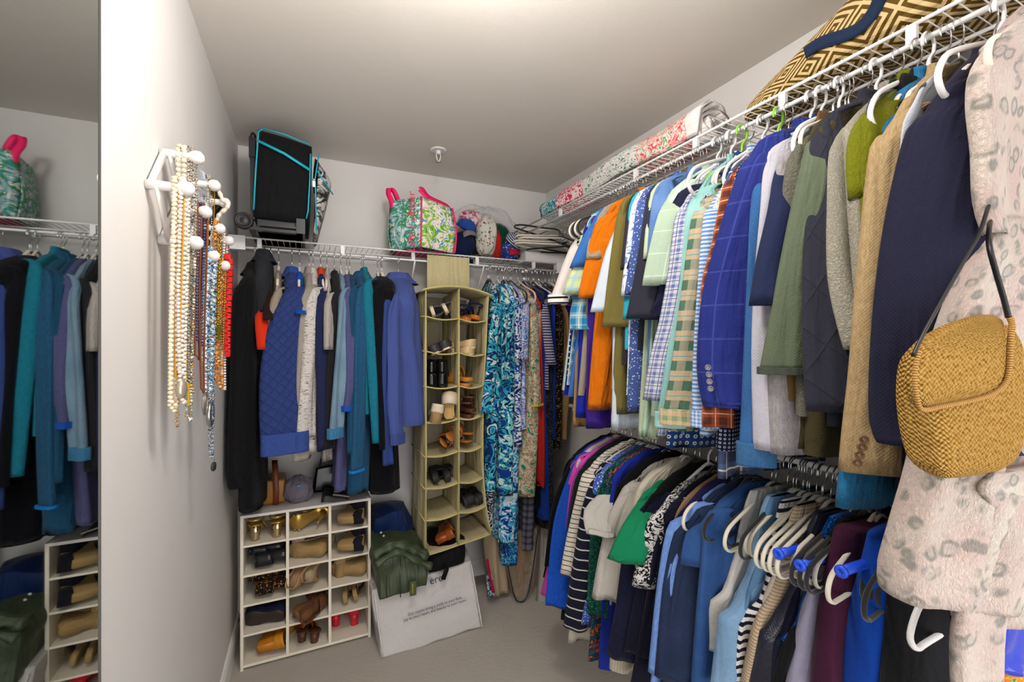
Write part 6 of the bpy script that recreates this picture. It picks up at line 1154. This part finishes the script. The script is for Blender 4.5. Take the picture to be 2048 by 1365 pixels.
for y, z in midp + topp + botp:
    m = MB(); m.lathe((XL + .001, y, z), (1, 0, 0), [(0, 0), (.0105, 0), (.0105, .02), (.0095, .05), (.0098, .056), (.0135, .060), (.0165, .069), (.015, .080), (.007, .0865), (0, .0875)], 18); part(m, 'peg', pw, rk)
NR = random.Random(8)
def beadm(name, *c, rough=.25, metal=0.0):
    if name in MC: return MC[name]
    n = NB(name); sep = n.new('ShaderNodeSeparateXYZ'); n.t.links.new(n.obj(), sep.inputs[0]); col = n.mix(0.0, c[0], c[0])
    if len(c) > 1: col = n.ramp(n.noise(n.obj(), 130, 1), [(0, c[0])] + [(.42 + .12 * i / max(1, len(c) - 2), x) for i, x in enumerate(c[1:])])
    MC[name] = n.done(col, rough, metal=metal, spec=.6); return MC[name]
def necklace(label, y, x, zt, zb, dy, r, mat, style='bead', pend=None, pm=None, pr=.012, sq_=1.0, cat='necklace', sway=0.0):
    """loop over a peg: down one leg, round the bottom, up the other"""
    t = thing('necklace', label, cat, (x, y, zb), 'necklaces on the peg rack'); P = []
    L = zt - zb; n1 = 34
    for i in range(n1 + 1): f = i / n1; P.append(Vector((x + .004 * sin(f * 3 + x * 90), y - dy * (.55 + .45 * sin(pi * min(1, f * 1.15))) + sway * f, zt - L * f * .985)))
    Q = [Vector((x + .006 + .004 * sin(i / n1 * 3 + 2), y + dy * (.55 + .45 * sin(pi * min(1, i / n1 * 1.15))) + sway * i / n1, zt - L * i / n1 * .985)) for i in range(n1 + 1)][::-1]
    arc = [Vector((x + .003, y + .0105 * cos(a) * -1, zt + .011 * sin(a))) for a in [pi * k / 6 for k in range(7)]]
    bot = [Vector((x + .003, y + sway + (P[-1].y - y - sway) * cos(a), P[-1].z - .012 * sin(a))) for a in [pi * k / 6 for k in range(1, 6)]]
    path = P + bot + Q + arc[::-1][1:-1]
    m = MB()
    if style == 'cord': m.tube(path, r, 6, closed=True)
    else:
        S_l = [0]
        for a, b in zip(path, path[1:] + path[:1]): S_l.append(S_l[-1] + (b - a).length)
        s = 0; k = 0; pp = path + [path[0]]
        while s < S_l[-1] - r:
            while k < len(S_l) - 2 and S_l[k + 1] < s: k += 1
            f = (s - S_l[k]) / max(1e-6, S_l[k + 1] - S_l[k]); c = pp[k].lerp(pp[k + 1], f); rr = r * (NR.uniform(.6, 1.25) if style == 'mixed' else 1)
            if style == 'tile': m.box(c.x - r * .7, c.y - r, c.z - r * .8, c.x + r * .7, c.y + r, c.z + r * .8)
            elif style == 'chip': m.ball(c, rr, 5, 3, (NR.uniform(.6, 1.2), NR.uniform(.6, 1.3), NR.uniform(.5, 1)))
            else: m.ball(c, rr, 7, 4, (1, 1, .85))
            s += (2.0 * rr if style != 'tile' else 2.0 * r) * sq_
    part(m, 'cord' if style == 'cord' else 'bead_strand', mat, t)
    if pend:
        c = Vector((x + .006, y + sway, zb - .004)); m = MB()
        if pend == 'disc': m.lathe(c + Vector((-.002, 0, -pr)), (1, -.25, 0), [(0, 0), (pr, 0), (pr, .004), (0, .004)], 20)
        elif pend == 'bar': m.box(c.x - .004, c.y - pr * .45, c.z - pr * 3.2, c.x + .004, c.y + pr * .45, c.z)
        elif pend == 'ring': m.tube([c + Vector((0, pr * sin(a), -pr * 1.25 - pr * 1.25 * cos(a))) for a in [2 * pi * k / 20 for k in range(20)]], pr * .28, 8, closed=True)
        elif pend == 'shell': m.ball(c + Vector((0, 0, -pr)), pr, 12, 8, (.55, 1, 1.25)); m.ball(c + Vector((0, pr * .5, -pr * 2)), pr * .5, 8, 6)
        elif pend == 'tree':
            m.tube([c + Vector((0, pr * sin(a), -pr - pr * cos(a))) for a in [2 * pi * k / 24 for k in range(24)]], pr * .08, 6, closed=True)
            for a in (-.9, -.45, 0, .45, .9): m.tube([c + Vector((0, 0, -pr * 1.9)), c + Vector((0, pr * .1 * a, -pr * 1.1)), c + Vector((0, pr * .85 * sin(a), -pr + pr * .85 * cos(a)))], pr * .06, 5)
        part(m, 'pendant', pm or mat, t)
    return t
prl = beadm('cream_pearls', 'e0c9a0', 'ead9bc', rough=.2); wht = beadm('white_beads', 'e2dcd4', 'd2cabe', rough=.3); crys = beadm('crystal_beads', '8d8782', 'd9d4cf', '4f4a46', rough=.1, metal=.5)
gch = plain('gold_chain', 'c49a3c', .25, 1.0); sch = plain('silver_chain', 'b0aeaa', .25, 1.0); bcord = plain('brown_cord', '6b3014', .6); ycord = plain('ochre_cord', 'b8841c', .5)
nvb_ = beadm('navy_beads', '1a2440', '2c3a66'); blu = beadm('sky_glass_beads', '5f9cc4', 'c9dce6', '2f6f9a', rough=.12); tq_ = beadm('turquoise_beads', '2aa0a0', 'e2ddd2', '8a5f34'); wood = beadm('amber_wood_beads', 'b0602a', 'd8953c', '7a3418', rough=.3); red = beadm('red_tiles', 'd01c14', rough=.2); cor = beadm('blush_coral', 'e0c4b8', 'ecdcd2'); mix = beadm('mixed_gems', 'c2912a', '7a3a2a', '2f8f8a', 'ddd2c0'); gry = beadm('slate_beads', '4f6070', '9fb0ba', '22262c'); 
T1, T2, T3 = topp; M1, M2, M3, M4 = midp; B1, B2, B3 = botp
KS = 1.19; ks = lambda z: CAMH + (z - CAMH) * KS
NK = [
 ('chunky cream pearl strand over the first top peg, closest to the slats', T1, -.243, 1.36, .010, .0062, prl, 'bead', None),
 ('second chunky cream pearl strand on the first top peg', T1, -.232, 1.37, .010, .0062, prl, 'bead', None),
 ('smoky crystal bead strand next to the pearls', T1, -.221, 1.33, .009, .0042, crys, 'chip', None),
 ('silver and champagne bead strand nearest the first top knob', T1, -.213, 1.35, .008, .0035, beadm('champagne_beads', 'c2a878', '8f8478', rough=.2, metal=.4), 'mixed', None),
 ('ochre cord with a silvery shell pendant on the first middle peg', M1, -.232, 1.385, .006, .0032, ycord, 'cord', ('shell', plain('silver_shell', 'b8ac98', .3, .6), .016)),
 ('bundle of fine white seed beads on the first middle peg', M1, -.225, 1.40, .008, .0055, wht, 'bead', None),
 ('second fine white seed bead strand beside the shell pendant', M1, -.217, 1.345, .012, .0045, wht, 'bead', None),
 ('wide cream crocheted pearl collar hanging lowest at the left', M1, -.247, 1.34, .030, .0052, prl, 'bead', None),
 ('ivory looped pearl rope behind the crocheted collar', M1, -.252, 1.33, .022, .0045, beadm('ivory_pearls', 'd8c4a0', 'e2d2b4'), 'bead', None),
 ('long fine gold chain with a yellow glass bar pendant', B1, -.225, 1.375, .007, .0022, gch, 'bead', ('bar', plain('yellow_glass', 'c2980c', .1), .014)),
 ('multicoloured gem and turquoise chip strand under the first bottom peg', B1, -.215, 1.30, .012, .0036, mix, 'mixed', None),
 ('gold and crystal link strand on the first bottom peg', B1, -.238, 1.36, .010, .0040, beadm('gold_crystal', 'c49a3c', 'd8d2c6', rough=.15, metal=.5), 'mixed', None),
 ('amber and garnet chip strand ending in tiny drops', B1, -.245, 1.29, .009, .0034, beadm('garnet_chips', '6b2a22', 'c2912a', '9a8f84'), 'chip', None),
 ('brown leather cord with a tree pendant on the second middle peg', M2, -.214, 1.345, .010, .0026, bcord, 'cord', ('tree', plain('pewter', '9a9088', .35, .7), .024)),
 ('navy bead strand below the blue square bracelet', M2, -.226, 1.45, .010, .0042, nvb_, 'bead', None),
 ('second deep brown leather cord on the second middle peg', M2, -.236, 1.42, .014, .0024, bcord, 'cord', None),
 ('slim gold chain on the second top peg', T2, -.222, 1.50, .010, .0022, gch, 'bead', None),
 ('gold and smoke chain on the second top peg', T2, -.235, 1.46, .012, .0028, crys, 'chip', None),
 ('pale blue and clear glass bead rope on the second bottom peg', B2, -.218, 1.34, .010, .0065, blu, 'mixed', None),
 ('clear faceted bead rope ending in a silver ring', B2, -.228, 1.31, .012, .0055, beadm('clear_beads', 'c9c9c6', 'e6e4e0', '8f9aa2', rough=.08), 'mixed', ('ring', sch, .020)),
 ('long slate and black bead lariat with a dark disc, hanging lowest of all', B2, -.212, 1.17, .011, .0040, gry, 'mixed', ('disc', plain('dark_disc', '3a3c3a', .4, .3), .011)),
 ('turquoise, brown and white beads with a teal drop', B2, -.240, 1.40, .014, .0038, tq_, 'mixed', ('shell', plain('teal_stone', '1f9a94', .2), .008)),
 ('gold knotted chain with green stone pendant', M3, -.216, 1.50, .010, .0052, plain('gold_knots', 'b8922c', .25, .9), 'mixed', ('bar', plain('olive_stone', '4a5a1a', .1), .012)),
 ('brown and amber wooden bead strand', M3, -.226, 1.36, .014, .0068, wood, 'mixed', None),
 ('blush coral heishi strand beside the red tiles', M4, -.232, 1.32, .012, .0048, cor, 'bead', None),
 ('orange amber nugget strand with long clasp', B3, -.226, 1.33, .014, .0070, beadm('amber_nuggets', 'c8822a', 'a2481c', 'e0b060', rough=.15), 'mixed', None),
 ('gold rope chain on the third bottom peg', B3, -.216, 1.44, .008, .0042, gch, 'bead', None),
 ('purple and bronze seed bead strand on the last peg', M4, -.222, 1.52, .008, .0030, beadm('bronze_beads', '3a2436', '8a6a4c', rough=.2, metal=.4), 'bead', None),
 ('chunky scarlet red tile necklace at the right end of the rack', (M4[0], M4[1] - .07), -.212, 1.42, .010, .0105, red, 'tile', None),
 ('mint and green stone necklace near the right end', B3, -.238, 1.50, .010, .0050, beadm('mint_stones', '9ac2a0', '5f9a5a', 'c9b04a'), 'mixed', None)]
for lb, (y, z), x, zb_, dy, r, mt, stl, pd in NK:
    lo_x, hi_x = (-.284, -.25) if y < 1.3 and abs(y - M1[0]) > .01 else (-.264, -.245)
    dy = min(dy, .014)
    necklace(lb, y, lo_x + (x + .252) / .04 * (hi_x - lo_x), z + .011, ks(zb_), dy * 1.25, r * .98, mt, stl, pd[0] if pd else None, pd[1] if pd else None, (pd[2] if pd else .012) * KS)
# beaded cuff of blue squares and the black-and-cream twisted bead loop
bcf = thing('beaded_bracelet', 'wide pale blue beaded bracelet with three framed squares on the rack', 'bracelet', (-.21, 1.22, 1.75))
bl1, bl2, bl3 = beadm('pale_blue_seed', '7f9fc0', 'a8c0d8', rough=.4), beadm('white_seed', 'dcd8d4', 'e6e2de', rough=.4), beadm('maroon_seed', '2a1a20', '3a2028', rough=.4)
for k, (px, py) in enumerate(((412, 354), (411, 371), (408, 396))):
    c = at_t(px, py, 1.30); ty = (.5, .2, .0)[k]; U = Vector((.35, .93, .0)).normalized(); V = Vector((-.25 * ty, .1, 1 - ty * .6)).normalized()
    for mt, w_, h_ in ((bl1, .0225, .014), (bl2, .0165, .0105), (bl3, .0052, .0048)):
        m = MB(); n_x, n_y = max(3, int(w_ / .0021)), max(3, int(h_ / .0021)); nrm = U.cross(V) * (-1)
        for i in range(n_x):
            for j in range(n_y):
                a, b = -1 + 2 * i / (n_x - 1), -1 + 2 * j / (n_y - 1)
                m.ball(c + U * (a * w_) + V * (b * h_) - nrm * (.0022 * (2 - (bl1, bl2, bl3).index(mt)) * -1) * 1 + nrm * (-.004 * (a * a)), .0014, 5, 3)
        part(m, ('blue_border', 'white_field', 'dark_centre')[(bl1, bl2, bl3).index(mt)], mt, bcf)
tw = thing('necklace', 'twisted cream and black chunky bead loop behind the blue bracelet', 'necklace', (-.2, 1.3, 1.72), 'necklaces on the peg rack')
P_ = [at_t(px, py, 1.43) for px, py in ((424, 372), (434, 376), (441, 390), (447, 402), (456, 408), (452, 418), (440, 428), (434, 440), (428, 462), (420, 480))]
m = MB(); m.tube([tuple(v) for v in curve([list(p) for p in P_], 60)], [.0062 + .0012 * sin(i * 1.1) for i in range(60)], 10); part(m, 'cream_cord', beadm('cream_rope', 'cfc2aa', 'ddd4c2', rough=.5), tw)
P_ = [at_t(px, py, 1.46) for px, py in ((424, 380), (432, 392), (438, 408), (428, 424), (420, 440), (416, 462), (410, 490))]
m = MB(); m.tube([tuple(v) for v in curve([list(p) for p in P_], 40)], .012, 10); part(m, 'black_beads', plain('jet_black', '0c0c0e', .3), tw)
